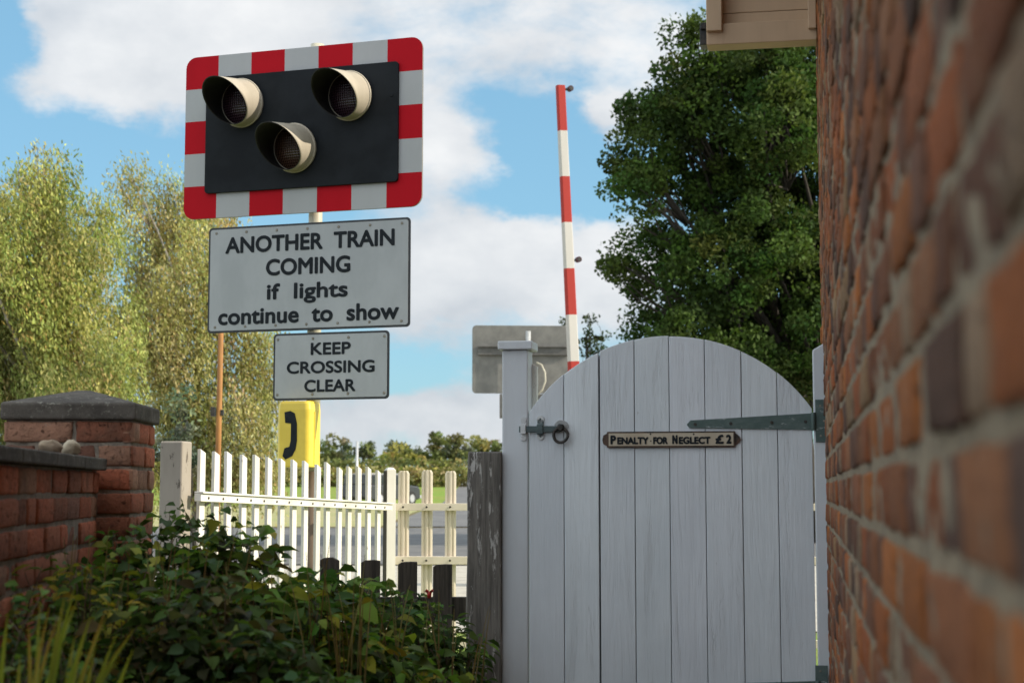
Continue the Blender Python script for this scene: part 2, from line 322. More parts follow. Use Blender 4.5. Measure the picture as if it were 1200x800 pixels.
# ------------------------------------------------------------------ mesh helpers
def basis(yaw):
    return Matrix.Rotation(yaw, 3, 'Z')
class MB:
    def __init__(s): s.v = []; s.f = []; s.mi = []; s.sm = []; s.c = []; s.cc = (1, 1, 1)
    def add(s, vs, fs, mi=0, smooth=False):
        n = len(s.v); s.v += [tuple(p) for p in vs]; s.c += [s.cc] * len(vs)
        for f in fs: s.f.append([i + n for i in f]); s.mi.append(mi); s.sm.append(smooth)
    def box(s, c, size, rot=None, mi=0):
        x, y, z = [q / 2 for q in size]
        vs = [Vector((a * x, b * y, d * z)) for a in (-1, 1) for b in (-1, 1) for d in (-1, 1)]
        if rot is not None: vs = [rot @ p for p in vs]
        vs = [p + Vector(c) for p in vs]
        s.add(vs, [(0, 1, 3, 2), (4, 6, 7, 5), (0, 4, 5, 1), (2, 3, 7, 6), (0, 2, 6, 4), (1, 5, 7, 3)], mi)
    def bb(s, x0, x1, y0, y1, z0, z1, mi=0): s.box(((x0 + x1) / 2, (y0 + y1) / 2, (z0 + z1) / 2), (x1 - x0, y1 - y0, z1 - z0), None, mi)
    def prism(s, poly, y0, y1, mi=0, mi_side=None):
        """poly: (x,z) outline, counter-clockwise seen from -y; front at y0"""
        n = len(poly)
        s.add([(x, y0, z) for x, z in poly] + [(x, y1, z) for x, z in poly],
              [tuple(range(n)), tuple(range(2 * n - 1, n - 1, -1))], mi)
        k = len(s.v) - 2 * n
        for i in range(n):
            j = (i + 1) % n; s.f.append([k + i, k + i + n, k + j + n, k + j]); s.mi.append(mi if mi_side is None else mi_side); s.sm.append(False)
    def tube(s, pts, rad, seg=10, mi=0, cap=True, smooth=True):
        pts = [Vector(p) for p in pts]; n = len(pts)
        if not hasattr(rad, '__len__'): rad = [rad] * n
        vs = []; u = None
        for i, p in enumerate(pts):
            t = (pts[min(i + 1, n - 1)] - pts[max(i - 1, 0)]).normalized()
            if u is None: u = t.orthogonal().normalized()
            u = (u - t * u.dot(t)).normalized(); w = t.cross(u)
            for k in range(seg):
                a = 2 * math.pi * k / seg; vs.append(p + (u * math.cos(a) + w * math.sin(a)) * rad[i])
        fs = []
        for i in range(n - 1):
            for k in range(seg):
                a, b = i * seg + k, i * seg + (k + 1) % seg; fs.append((a, b, b + seg, a + seg))
        s.add(vs, fs, mi, smooth)
        if cap:
            k0 = len(s.v) - n * seg
            s.f.append([k0 + k for k in range(seg)][::-1]); s.mi.append(mi); s.sm.append(False)
            s.f.append([k0 + (n - 1) * seg + k for k in range(seg)]); s.mi.append(mi); s.sm.append(False)
    def torus(s, c, r, t, axis='y', seg=28, sg=10, mi=0, jit=0):
        pts = []
        for k in range(seg + 1):
            a = 2 * math.pi * k / seg; q = r * (1 + jit * math.sin(3 * a + 1))
            pts.append(Vector(c) + (Vector((math.cos(a) * q, 0, math.sin(a) * q)) if axis == 'y' else Vector((math.cos(a) * q, math.sin(a) * q, 0))))
        s.tube(pts, t, sg, mi, False)
    def build(s, name, mats, parent=None, bevel=0, seg=2, color=False):
        me = bpy.data.meshes.new(name); me.from_pydata(s.v, [], s.f)
        if not isinstance(mats, (list, tuple)): mats = [mats]
        for m in mats: me.materials.append(m)
        me.polygons.foreach_set('material_index', s.mi); me.polygons.foreach_set('use_smooth', s.sm)
        if color:
            at = me.color_attributes.new('col', 'FLOAT_COLOR', 'POINT')
            at.data.foreach_set('color', np.array([(*c, 1) for c in s.c], np.float32).ravel())
        me.update()
        o = bpy.data.objects.new(name, me); COL.objects.link(o)
        if parent: o.parent = parent
        if bevel:
            b = o.modifiers.new('edge', 'BEVEL'); b.width = bevel; b.segments = seg; b.limit_method = 'ANGLE'; b.angle_limit = R(35)
        return o
def tag(o, label, cat, group=None, kind=None):
    if label: o['label'] = label
    if cat: o['category'] = cat
    if group: o['group'] = group
    if kind: o['kind'] = kind
    return o
def thing(name, label, cat, loc=(0, 0, 0), yaw=0, group=None):
    o = bpy.data.objects.new(name, None); COL.objects.link(o); o.location = loc; o.rotation_euler = (0, 0, yaw); o.empty_display_size = .1
    return tag(o, label, cat, group)
def struct(name, mb, mats, **k):
    o = mb.build(name, mats, **k); o['kind'] = 'structure'; return o
def copy_tree(o, parent=None):
    c = o.copy(); COL.objects.link(c); c.parent = parent
    for ch in list(o.children): copy_tree(ch, c)
    return c
def rrect(x0, x1, z0, z1, r, n=6):
    pts = []
    for (cx, cz, a0) in ((x1 - r, z0 + r, -90), (x1 - r, z1 - r, 0), (x0 + r, z1 - r, 90), (x0 + r, z0 + r, 180)):
        for k in range(n + 1):
            a = R(a0 + 90 * k / n); pts.append((cx + r * math.cos(a), cz + r * math.sin(a)))
    return pts
class Plane:
    """vertical plane through a point; gives local (x, z) of what the photograph shows on it"""
    def __init__(s, o, yaw):
        s.o = Vector(o); s.yaw = yaw; s.r = Vector((math.cos(yaw), math.sin(yaw), 0)); s.n = Vector((math.sin(yaw), -math.cos(yaw), 0))
    def at(s, px, py, off=0.0):
        r = ray(px, py); c = Vector((0, 0, CAMZ)); o = s.o + s.n * off
        p = c + r * ((o - c).dot(s.n) / r.dot(s.n)); q = p - s.o
        return q.dot(s.r), q.z
# lettering
def text_into(mb, body, x0, x1, zb, cap, y, bold=.02, slope=0.0, depth=.0015, mi=0):
    cu = bpy.data.curves.new('t', 'FONT'); cu.size = 1.0; cu.body = 'H'; cu.resolution_u = 6
    ob = bpy.data.objects.new('t', cu); COL.objects.link(ob)
    def dims():
        dg = bpy.context.evaluated_depsgraph_get(); me = bpy.data.meshes.new_from_object(ob.evaluated_get(dg))
        a = np.array([v.co[:] for v in me.vertices]); f = [list(p.vertices) for p in me.polygons]; bpy.data.meshes.remove(me); return a, f
    cu.extrude = 0
    a, _ = dims(); hz = a[:, 1].max(); h0 = a[:, 1].min()
    cu.body = body; bpy.context.view_layer.update(); a, f = dims()
    sx = (x1 - x0) / (a[:, 0].max() - a[:, 0].min()); sz = cap / (hz - h0)
    rb = bold * cap; sx = (x1 - x0 - 2 * rb) / (a[:, 0].max() - a[:, 0].min()); sz = (cap - 2 * rb) / (hz - h0)
    for q in range(9):
        dx, dz = (0, 0) if q == 8 else (math.cos(q * math.pi / 4) * rb, math.sin(q * math.pi / 4) * rb)
        X = x0 + rb + (a[:, 0] - a[:, 0].min()) * sx + dx; Z = zb + rb + (a[:, 1] - h0) * sz + slope * (X - x0) + dz
        mb.add(list(zip(X, np.full(len(X), y - depth - q * .00006), Z)), f, mi)
    bpy.data.objects.remove(ob); bpy.data.curves.remove(cu)

# ------------------------------------------------------------------ foliage helpers
def unit(v): return v / np.maximum(np.linalg.norm(v, axis=1, keepdims=True), 1e-9)
def leaf_obj(name, C, A, Ln, Wd, colr, mat, parent=None, full=False, up=None):
    """C centres, A leaf axes, Ln/Wd size, colr colours; one mesh of many small leaves"""
    n = len(C); A = unit(A)
    rv = rng.normal(size=(n, 3)) if up is None else up + rng.normal(size=(n, 3)) * .45
    Sd = unit(np.cross(A, rv)); Nn = np.cross(Sd, A)
    Ln = np.asarray(Ln).reshape(-1, 1) * np.ones((n, 1)); Wd = np.asarray(Wd).reshape(-1, 1) * np.ones((n, 1))
    if not full:
        V = np.stack([C - A * Ln * .5, C + Sd * Wd * .5 + A * Ln * .05, C + A * Ln * .5, C - Sd * Wd * .5 + A * Ln * .05], 1); k = 4
        faces = np.arange(4 * n).reshape(n, 4); ls = np.arange(n) * 4; lt = np.full(n, 4); loops = faces.ravel()
    else:
        fold = Wd * .22; droop = -Nn * Ln
        b0 = C - A * Ln * .5; m1 = C - A * Ln * .18 + Nn * Ln * .03; m2 = C + A * Ln * .2 + Nn * Ln * .01; tip = C + A * Ln * .52 + droop * .12
        V = np.stack([b0, m1 + Sd * Wd * .46 + Nn * fold, m1, m1 - Sd * Wd * .46 + Nn * fold,
                      m2 + Sd * Wd * .38 + Nn * fold * .7, m2, m2 - Sd * Wd * .38 + Nn * fold * .7, tip], 1); k = 8
        base = (np.arange(n) * 8).reshape(-1, 1)
        loops = (base + np.array([0, 2, 1, 0, 3, 2, 1, 2, 5, 4, 2, 3, 6, 5, 4, 5, 7, 5, 6, 7])).ravel()
        tot = np.tile([3, 3, 4, 4, 3, 3], n); lt = tot; ls = np.concatenate([[0], np.cumsum(tot)[:-1]])
    V = V.reshape(-1, 3)
    me = bpy.data.meshes.new(name)
    me.vertices.add(len(V)); me.vertices.foreach_set('co', V.astype(np.float32).ravel())
    me.loops.add(len(loops)); me.loops.foreach_set('vertex_index', loops.astype(np.int32))
    me.polygons.add(len(ls)); me.polygons.foreach_set('loop_start', ls.astype(np.int32)); me.polygons.foreach_set('loop_total', lt.astype(np.int32))
    me.materials.append(mat); me.update(); me.validate()
    at = me.color_attributes.new('col', 'FLOAT_COLOR', 'POINT')
    cc = np.concatenate([np.repeat(colr, k, 0), np.ones((n * k, 1))], 1); at.data.foreach_set('color', cc.astype(np.float32).ravel())
    o = bpy.data.objects.new(name, me); COL.objects.link(o)
    if parent: o.parent = parent
    return o
def pick(pal, n, jit=.18):
    pal = np.array(pal); c = pal[rng.integers(0, len(pal), n)]
    return np.clip(c * (1 + rng.normal(size=(n, 1)) * jit) * (1 + rng.normal(size=(n, 3)) * jit * .35), .004, .6)
def ball(n, shell=.0):
    v = unit(rng.normal(size=(n, 3))); r = rng.random((n, 1)) ** (1 / 3); return v * (shell + (1 - shell) * r)
def bend(a, b, k=5, sag=.12):
    a, b = Vector(a), Vector(b); L = (b - a).length; off = Vector(rng.normal(size=3)) * L * sag * .5; pts = []
    for i in range(k + 1):
        t = i / k; pts.append(a.lerp(b, t) + off * math.sin(math.pi * t))
    return pts

# ------------------------------------------------------------------ ground, road
def zt(x, y):
    def ss(a, b, t): t = min(max((t - a) / (b - a), 0), 1); return t * t * (3 - 2 * t)
    return .42 * ss(28, 80, y) + max(0, min(y, 140) - 82) * .034 + max(0, min(y, 900) - 140) * .002
def sheet(name, xs, ys, mat, dz=0.0, fx=None):
    mb = MB(); vs = []; nx = len(xs)
    for y in ys:
        for x in xs:
            X = x if fx is None else fx(x, y); vs.append((X, y, zt(X, y) + dz))
    fs = [(j * nx + i, j * nx + i + 1, (j + 1) * nx + i + 1, (j + 1) * nx + i) for j in range(len(ys) - 1) for i in range(nx - 1)]
    mb.add(vs, fs, 0, True); return struct(name, mb, mat)
ys = list(np.arange(-30, 26, 4.0)) + list(np.arange(26, 92, 1.5)) + [95, 100, 105, 112, 120, 130, 140, 150, 170, 200, 300, 450, 600, 900, 1400, 2200]
sheet('ground', [-1500, -600, -250, -120, -60, -30, -15, -5, 5, 15, 30, 60, 120, 250, 600, 1500], ys, M['ground'])
rys = [y for y in ys if 24 <= y <= 300]
sheet('crossing_road', list(np.linspace(-40, 18, 12)), [26.2] + [y for y in rys if 27 < y < 46] + [46], M['asphalt'], .024)
sheet('road', [-3.7, -1, 1.5, 4.2], [y for y in rys if y > 45.8], M['asphalt'], .028)
sheet('verge', [-30, -22, -15, -9, -3.9], [y for y in rys if 46 < y < 80], M['verge'], .02)
sheet('bounce_path', [-.35, .3, 1.05], [-4, 0, 2, 4, 7], M['concrete_pale'], .012)  # pale path out of view, added to bounce light towards the gate
sheet('concrete_apron', [-12, -6, 0, 6], [14, 18, 22, 26], M['concrete_pale'], .012)

# ------------------------------------------------------------------ brick house on the right
TH = math.atan(338.0 / F); D = Vector((math.sin(TH), math.cos(TH), 0)); Nw = Vector((math.cos(TH), -math.sin(TH), 0))
PERP = .0876 * math.cos(TH)
# house frame: local x = Nw (into the house), local y = D (along the wall)
HOUSE = thing('brick_house', 'old red brick house with timber eaves, its long wall close on the right', 'house', Vector((0, 0, 0)) + Nw * PERP, -TH)
PAL_H = [(.46, .135, .036), (.40, .11, .034), (.33, .105, .042), (.27, .10, .048), (.185, .08, .048), (.10, .058, .044), (.34, .215, .11), (.52, .17, .045), (.34, .14, .062), (.33, .12, .05)]
def brick_face(mb, x, y0, y1, z0, z1, c, proud, depth=.05, nu=5, nv=3, axis='x', sgn=-1):
    """rough brick whose outer face looks along sgn*axis; edges worn"""
    mb.cc = c; vs = []
    e = .004
    for j in range(nv + 1):
        for i in range(nu + 1):
            fu = 0 if i == 0 else 1 if i == nu else .035 + .93 * (i - 1) / (nu - 2) if nu > 2 else .5
            fv = 0 if j == 0 else 1 if j == nv else .075 + .85 * (j - 1) / (nv - 2) if nv > 2 else .5
            u = y0 + (y1 - y0) * fu; z = z0 + (z1 - z0) * fv
            edge = i in (0, nu) or j in (0, nv); corner = i in (0, nu) and j in (0, nv)
            dd = proud + random.uniform(-.0017, .0017) - (.0032 if edge else 0) - (.003 if corner else 0)
            if edge: u += random.uniform(-.0025, .0025); z += random.uniform(-.002, .002)
            a = x + sgn * dd
            vs.append((a, u, z) if axis == 'x' else (u, a, z))
    fs = [(j * (nu + 1) + i, j * (nu + 1) + i + 1, (j + 1) * (nu + 1) + i + 1, (j + 1) * (nu + 1) + i) for j in range(nv) for i in range(nu)]
    ring = [i for i in range(nu + 1)] + [j * (nu + 1) + nu for j in range(1, nv + 1)] + [nv * (nu + 1) + i for i in range(nu - 1, -1, -1)] + [j * (nu + 1) for j in range(nv - 1, 0, -1)]
    k = len(vs)
    for r in ring:
        q = list(vs[r]); q[0 if axis == 'x' else 1] = x - sgn * depth; vs.append(tuple(q))
    for i in range(len(ring)):
        j = (i + 1) % len(ring); fs.append((ring[i], k + i, k + j, ring[j]))
    mb.add(vs, fs, 0, True)
U1 = 6.25; ZW = 3.75
def house_wall():
    mb = MB(); z = 1.279 - 75 * .001 * 17 - .075; row = 0
    while z < ZW:
        u = -2.2 + (0 if row % 2 == 0 else .1675) + random.uniform(-.01, .01); k = 0
        while u < U1 - .02:
            ln = .215 if (k % 2 == 0) else .1025
            u1 = min(u + ln, U1)
            c = random.choice(PAL_H); f = random.uniform(.8, 1.2)
            if ln < .15 and random.random() < .5: c = random.choice([(.13, .08, .065), (.20, .10, .07), (.36, .25, .16)])
            c = tuple(.92 * (.78 * q + .22 * r) for q, r in zip(c, (.25, .11, .055)))
            if u1 - u > .03: brick_face(mb, 0, u, u1, z + .0065, z + .0685, tuple(q * f for q in c), random.uniform(-.002, .004), nu=8 if ln > .2 else 4, nv=4)
            u = u1 + .0115; k += 1
        z += .075; row += 1
    mb.build('wall', M['brick'], HOUSE, color=True)
    m2 = MB(); nu, nz = 240, 160; vs = []
    for j in range(nz + 1):
        for i in range(nu + 1):
            vs.append((.0025 + random.uniform(-.0028, .0028), -2.2 + (U1 + 2.2 - .004) * i / nu, -.1 + (ZW + .1) * j / nz))
    m2.add(vs, [(j * (nu + 1) + i, j * (nu + 1) + i + 1, (j + 1) * (nu + 1) + i + 1, (j + 1) * (nu + 1) + i) for j in range(nz) for i in range(nu)], 0, True)
    m2.build('mortar', M['mortar'], HOUSE)
    m3 = MB(); m3.cc = (.26, .11, .06); m3.bb(.03, 5.5, -8, U1 - .02, -.1, ZW, 0); m3.build('rear_walls', M['brick'], HOUSE, color=True)
    m4 = MB(); ov = .46; y0, y1 = -8.2, U1 + .02
    for sx in (0, 1):
        xa = -ov if sx == 0 else 5.5 + ov; xm = 2.75; za = ZW + .02; zm = za + 2.7; t = .09
        m4.add([(xa, y0, za), (xa, y1, za), (xm, y1, zm), (xm, y0, zm), (xa, y0, za + t), (xa, y1, za + t), (xm, y1, zm + t), (xm, y0, zm + t)],
               [(0, 1, 2, 3), (7, 6, 5, 4), (0, 4, 5, 1), (1, 5, 6, 2), (0, 3, 7, 4)])
    m4.build('roof', M['tile'], HOUSE)
    for yy in (y0 + .3, U1 - .04):
        m5 = MB(); m5.cc = (.26, .11, .06); m5.add([(0.02, yy, ZW), (5.48, yy, ZW), (2.75, yy, ZW + 2.65), (0.02, yy - .1, ZW), (5.48, yy - .1, ZW), (2.75, yy - .1, ZW + 2.65)], [(0, 1, 2), (5, 4, 3), (1, 4, 5, 2), (2, 5, 3, 0)])
        m5.build('gable', M['brick'], HOUSE, color=True)
house_wall()
def eaves():
    # boxed timber end of the eaves, facing back along the wall
    E = bpy.data.objects.new('eaves_box', None); COL.objects.link(E); E.parent = HOUSE; yf = 5.78
    pl = Plane(Vector((0, 0, 0)) + Nw * PERP + D * yf, -TH)
    xl, zb = pl.at(828, 53); xr, _ = pl.at(963, 51); _, zt_ = pl.at(840, 28); _, zb1 = pl.at(838, 38); xb, _ = pl.at(846, 20); xb2, _ = pl.at(947, 20)
    _, zj = pl.at(880, 10); xr = -.004
    f = MB(); f.bb(xl, xr, yf, yf + .09, zb, zt_); f.build('beam', M['eaves'], E, .003)
    f = MB(); f.bb(xl + .01, xr, yf + .05, yf + .075, zt_ + .001, zj - .001); f.bb(xl + .01, xr, yf + .05, yf + .075, zj + .001, zj + .12); f.bb(xl + .01, xr, yf + .05, yf + .075, zj + .122, ZW - .003)
    f.bb(xl + .012, xr, yf + .095, U1 - .01, zb + .2, ZW - .004); f.build('board_panel', M['eaves'], E, .002)
    for a, b, z0 in ((xl + .001, xb, zb1), (xb2, xr - .001, pl.at(950, 35)[1])):
        f = MB(); f.bb(a, b, yf - .022, yf + .048, z0, ZW - .005); f.build('batten', M['eaves'], E, .003)
    x0, z0 = pl.at(820, 52); x1, z1 = pl.at(827.6, 28)
    f = MB(); f.bb(x0, x1, yf + .01, yf + .08, z0, z1); f.bb(x0 + .004, x1, yf - .004, yf + .03, z1 - .02, z1 + .004); f.build('gutter_end', M['black_iron'], E, .002)
eaves()

# ------------------------------------------------------------------ garden gate between its posts
G0 = P(790, 573, 5.78); GY = -TH
gp = Plane(G0, GY)
GB = Vector((G0.x, G0.y, 0)); GZ = G0.z          # local z of the gate frame = world z
def gl(px, py, off=0.0):
    x, z = gp.at(px, py, off); return x, z + GZ
def build_gate():
    t = thing('garden_gate', 'white arched plank gate with iron latch and a cast penalty plaque', 'gate', GB, GY)
    joints = [620.5, 661, 702.5, 744, 785, 827, 870, 912, 952.5]
    cx, _ = gl(788, 500); _, ztop = gl(788, 393.5); xa, _ = gl(620.5, 500); xb, _ = gl(952.5, 500)
    _, zs = gl(621, 483); half = (xb - xa) / 2; cx = (xa + xb) / 2; sag = ztop - zs
    rad = (half ** 2 + sag ** 2) / (2 * sag); cz = ztop - rad
    def arc(x): return cz + math.sqrt(max(rad ** 2 - (x - cx) ** 2, 0))
    mb = MB(); bk = MB()
    for i in range(8):
        a, b = gl(joints[i], 550)[0], gl(joints[i + 1], 550)[0]
        ga = .0012 if i != 2 else .0030; gb = .0012 if i != 1 else .0030
        if i == 0: ga = 0
        if i == 7: gb = 0
        a += ga; b -= gb; dz = random.uniform(-.002, .002); q = random.uniform(.93, 1.03); mb.cc = (q, q * random.uniform(.99, 1.01), q)
        n = 7; top = [(b + (a - b) * k / n, arc(b + (a - b) * k / n) + dz) for k in range(n + 1)]
        # the front face is cut into a grid so that it can bow slightly
        yo = random.uniform(-.0012, .0012)
        mb.prism([(a, .06), (b, .06)] + top, yo, .022)
        if i < 7: bk.bb(b - .004, b + .008, .0225, .026, .07, min(arc(b), arc(b + .01)) - .012)
    g = mb.build('gate_planks', M['gate'], t, .0022, 2, color=True)
    bk.build('joint_tongue', M['dark_gap'], t)
    for z in (.35, 1.35): lg = MB(); lg.bb(xa + .03, xb - .03, .0262, .056, z, z + .12); lg.build('ledge', M['gate'], t, .003, color=True)
    # strap hinges
    for dy, z_off in ((0, 0.0), (1, None)):
        x0, zA = gl(806, 499.5, .004); x1, zt1 = gl(951, 484, .004); _, zb1 = gl(951, 503.5, .004); _, zA2 = gl(806, 493, .004); _, zb0 = gl(806, 501.5, .004)
        sh = 0 if dy == 0 else -(gl(951, 484)[1] - gl(951, 797)[1])
        m = MB(); pts = [(x0 + .006, zb0 + sh), (x1, zb1 + sh), (x1, zt1 + sh), (x0 + .01, zA2 + .002 + sh), (x0 - .004, (zA2 + zb0) / 2 + sh)]
        m.prism(pts, -.0065, -.0015)
        for f in (.06, .35, .68, .95):
            xx = x0 + (x1 - x0) * f; zz = (zb0 + (zb1 - zb0) * f + zA2 + (zt1 - zA2) * f) / 2 + sh
            m.tube([(xx, -.0062, zz), (xx, -.010, zz)], .006, 10, 1)
        m.tube([(x1 + .006, -.012, zb1 + sh - .002), (x1 + .006, -.012, zt1 + sh + .002)], .009, 12, 0)
        m.build('strap_hinge', [M['green_iron'], M['black_iron']], t, .0012)
    # latch
    x0, z0 = gl(609, 507); x1, z1 = gl(657, 499)
    m = MB(); m.bb(x0, x1, -.016, -.008, z0 + .001, z1); m.build('latch_bar', M['latch_iron'], t, .0015)
    a, b = gl(630, 513), gl(637, 491); m = MB(); zc0, zc1 = z0 - .004, z1 + .004
    m.bb(a[0], b[0], -.006, -.0015, a[1] + .006, b[1]); m.bb(a[0], b[0], -.022, -.0165, zc0, zc1); m.bb(a[0], b[0], -.0166, -.006, zc1 - .004, zc1 + .002); m.bb(a[0], b[0], -.0166, -.006, zc0 - .003, zc0 + .001)
    xm = (a[0] + b[0]) / 2
    for zz in (b[1], a[1] + .006): m.tube([(xm, -.0013, zz), (xm, -.006, zz)], (b[0] - a[0]) * .62, 14, 1); m.tube([(xm, -.006, zz), (xm, -.0085, zz)], .004, 8, 0)
    m.build('keeper', [M['latch_iron'], M['white_iron']], t, .001)
    c = gl(658, 500); m = MB(); m.tube([(c[0], -.0012, c[1] + .002), (c[0], -.0055, c[1])], .027, 20, 0); m.build('rose_plate', M['white_iron'], t, .001)
    c2 = gl(658, 510); m = MB(); m.torus((c2[0], -.022, c2[1]), .0265, .0058, jit=.03); m.tube([(c[0], -.006, c[1] - .002), (c[0], -.03, c[1] - .004)], .013, 12)
    m.tube([(c[0], -.03, c[1] - .004), (c[0], -.033, c[1] - .004)], [.014, .009], 12); m.build('ring_handle', M['black_iron'], t)
    # plaque
    x0, zt0 = gl(711.5, 505.8); x1, zb0 = gl(862, 524); m = MB()
    m.prism(rrect(x0, x1, zb0, zt0, .004, 3), -.011, -.0012)
    zc = (zt0 + zb0) / 2; hh = (zt0 - zb0) / 2; lx = gl(706, 515)[0]; rx = gl(868, 515)[0]
    m.prism([(x0 + .001, zc - hh * .8), (x0 + .001, zc + hh * .8), (lx + .004, zc + hh * .55), (lx, zc), (lx + .004, zc - hh * .55)], -.008, -.0012)
    m.prism([(x1 - .001, zc - hh * .8), (rx - .004, zc - hh * .35), (rx, zc), (rx - .004, zc + hh * .35), (x1 - .001, zc + hh * .8)], -.008, -.0012)
    pq = m.build('penalty_plaque', M['plaque_iron'], t, .0015); pq['label'] = 'small cast iron plaque, cream with raised black letters'
    m = MB(); m.bb(x0 + .007, x1 - .007, -.0125, -.0112, zb0 + .007, zt0 - .006); m.build('plaque_face', M['plaque_face'], pq)
    m = MB(); zb = gl(780, 520.3)[1]; big = gl(780, 509.6)[1] - zb; small = gl(780, 511.8)[1] - zb
    X = lambda c: gl(690 + c / 4, 515)[0]
    for s, a, b, h in (('P', 103, 130, big), ('ENALTY', 135, 282, small), ('FOR', 303, 372, small), ('N', 392, 418, big), ('EGLECT', 423, 572, small), ('£', 594, 634, big), ('2', 644, 670, big)):
        text_into(m, s, X(a), X(b), zb, h, -.0126, .072, 0, .0016)
    for c in (291, 493):
        zz = gl(690 + c / 4, 508.6)[1]; m.tube([(X(c), -.0126, zz), (X(c), -.0140, zz)], .0032, 10)
    m.tube([(X(292), -.0126, zb + small * .45), (X(292), -.0142, zb + small * .45)], .0025, 8)
    m.build('lettering', M['letter'], pq)
    return t
build_gate()

def build_posts():
    # latch post
    x0, _ = gl(588.5, 600); x1, _ = gl(619, 600); _, zt_ = gl(600, 410)
    t = thing('gate_post', 'white painted square gate post with flat cap, latch side of the gate', 'gate post', GB, GY)
    m = MB(); m.bb(x0, x1, -.004, .10, -.05, zt_); m.build('shaft', M['post_paint'], t, .005)
    c0, z0 = gl(584.3, 410); c1, z1 = gl(624.5, 399.5); m = MB(); m.bb(c0, c1, -.022, .115, zt_ + .0005, z1); m.build('cap', M['post_paint'], t, .004)
    a = gl(611, 515); b = gl(617, 492); z0 = gl(610, 507)[1]; z1 = gl(610, 499)[1]
    m = MB(); m.bb(a[0], b[0], -.0075, -.0043, a[1] + .006, b[1]); m.bb(a[0], b[0], -.022, -.0165, z0 - .004, z1 + .004); m.bb(a[0], b[0], -.0166, -.0074, z1 + .001, z1 + .004); m.bb(a[0], b[0], -.0166, -.0074, z0 - .004, z0 - .001); xm = (a[0] + b[0]) / 2
    for zz in (b[1], a[1] + .006): m.tube([(xm, -.0042, zz), (xm, -.0088, zz)], (b[0] - a[0]) * .6, 14, 0)
    m.build('keeper', [M['white_iron']], t, .001)
    x0, z0 = gl(623, 500, -.09); x1, z1 = gl(629, 426, -.09)
    m = MB(); m.prism([(x0, .0), (x1, .0), (x1, z1 - .01), (x0, z1)], .088, .12); m.build('stop_batten', M['white_wood'], t, .002)
    # hinge post against the wall
    t = thing('hinge_post', 'slim white post with green hinge plates between gate and brick wall', 'gate post', GB, GY)
    x0, _ = gl(955.5, 600); x1, _ = gl(971, 600); _, zt0 = gl(955, 410); _, zt1 = gl(970, 401)
    m = MB(); m.prism([(x0, -.05), (x1, -.05), (x1, zt1), (x0, zt0)], -.004, .09); m.build('shaft', M['post_paint'], t, .004)
    for ya, yb in ((518, 468), (822, 779)):
        a = gl(956, ya); b = gl(970.5, yb); m = MB(); m.bb(a[0], b[0] - .002, -.0095, -.0045, a[1], b[1])
        for f in (.15, .5, .85): m.tube([(a[0] + .018 + (.012 if f == .5 else 0), -.0094, a[1] + (b[1] - a[1]) * f), (a[0] + .018 + (.012 if f == .5 else 0), -.012, a[1] + (b[1] - a[1]) * f)], .004, 8, 1)
        m.build('hinge_plate', [M['green_iron'], M['rivet']], t, .001)
    # weathered old post
    pw = P(566, 573, 5.86); t = thing('weathered_post', 'dark weathered wooden post with flaking white paint beside the gate post', 'post', (pw.x, pw.y, 0), R(-4))
    pl = Plane(pw, R(-4)); x0, z1 = pl.at(548, 529); x1, z2 = pl.at(587.2, 527); xb, _ = pl.at(544.5, 800)
    m = MB(); n = 12; vs = []
    for k in range(n + 1):
        z = -.1 + (z1 + CAMZ + .1) * k / n; f = k / n; xl = xb + (x0 - xb) * f + random.uniform(-.002, .002); xr = x1 + random.uniform(-.0015, .0015) - .0005
        vs += [(xl, 0, z), (xr, 0, z), (xr, .12, z), (xl, .12, z)]
    top = len(vs) - 4
    fs = [(4 * k + i, 4 * k + (i + 1) % 4, 4 * k + 4 + (i + 1) % 4, 4 * k + 4 + i) for k in range(n) for i in range(4)] + [(top, top + 1, top + 2, top + 3), (3, 2, 1, 0)]
    m.add(vs, fs); m.build('shaft', M['weathered'], t, .006)
build_posts()

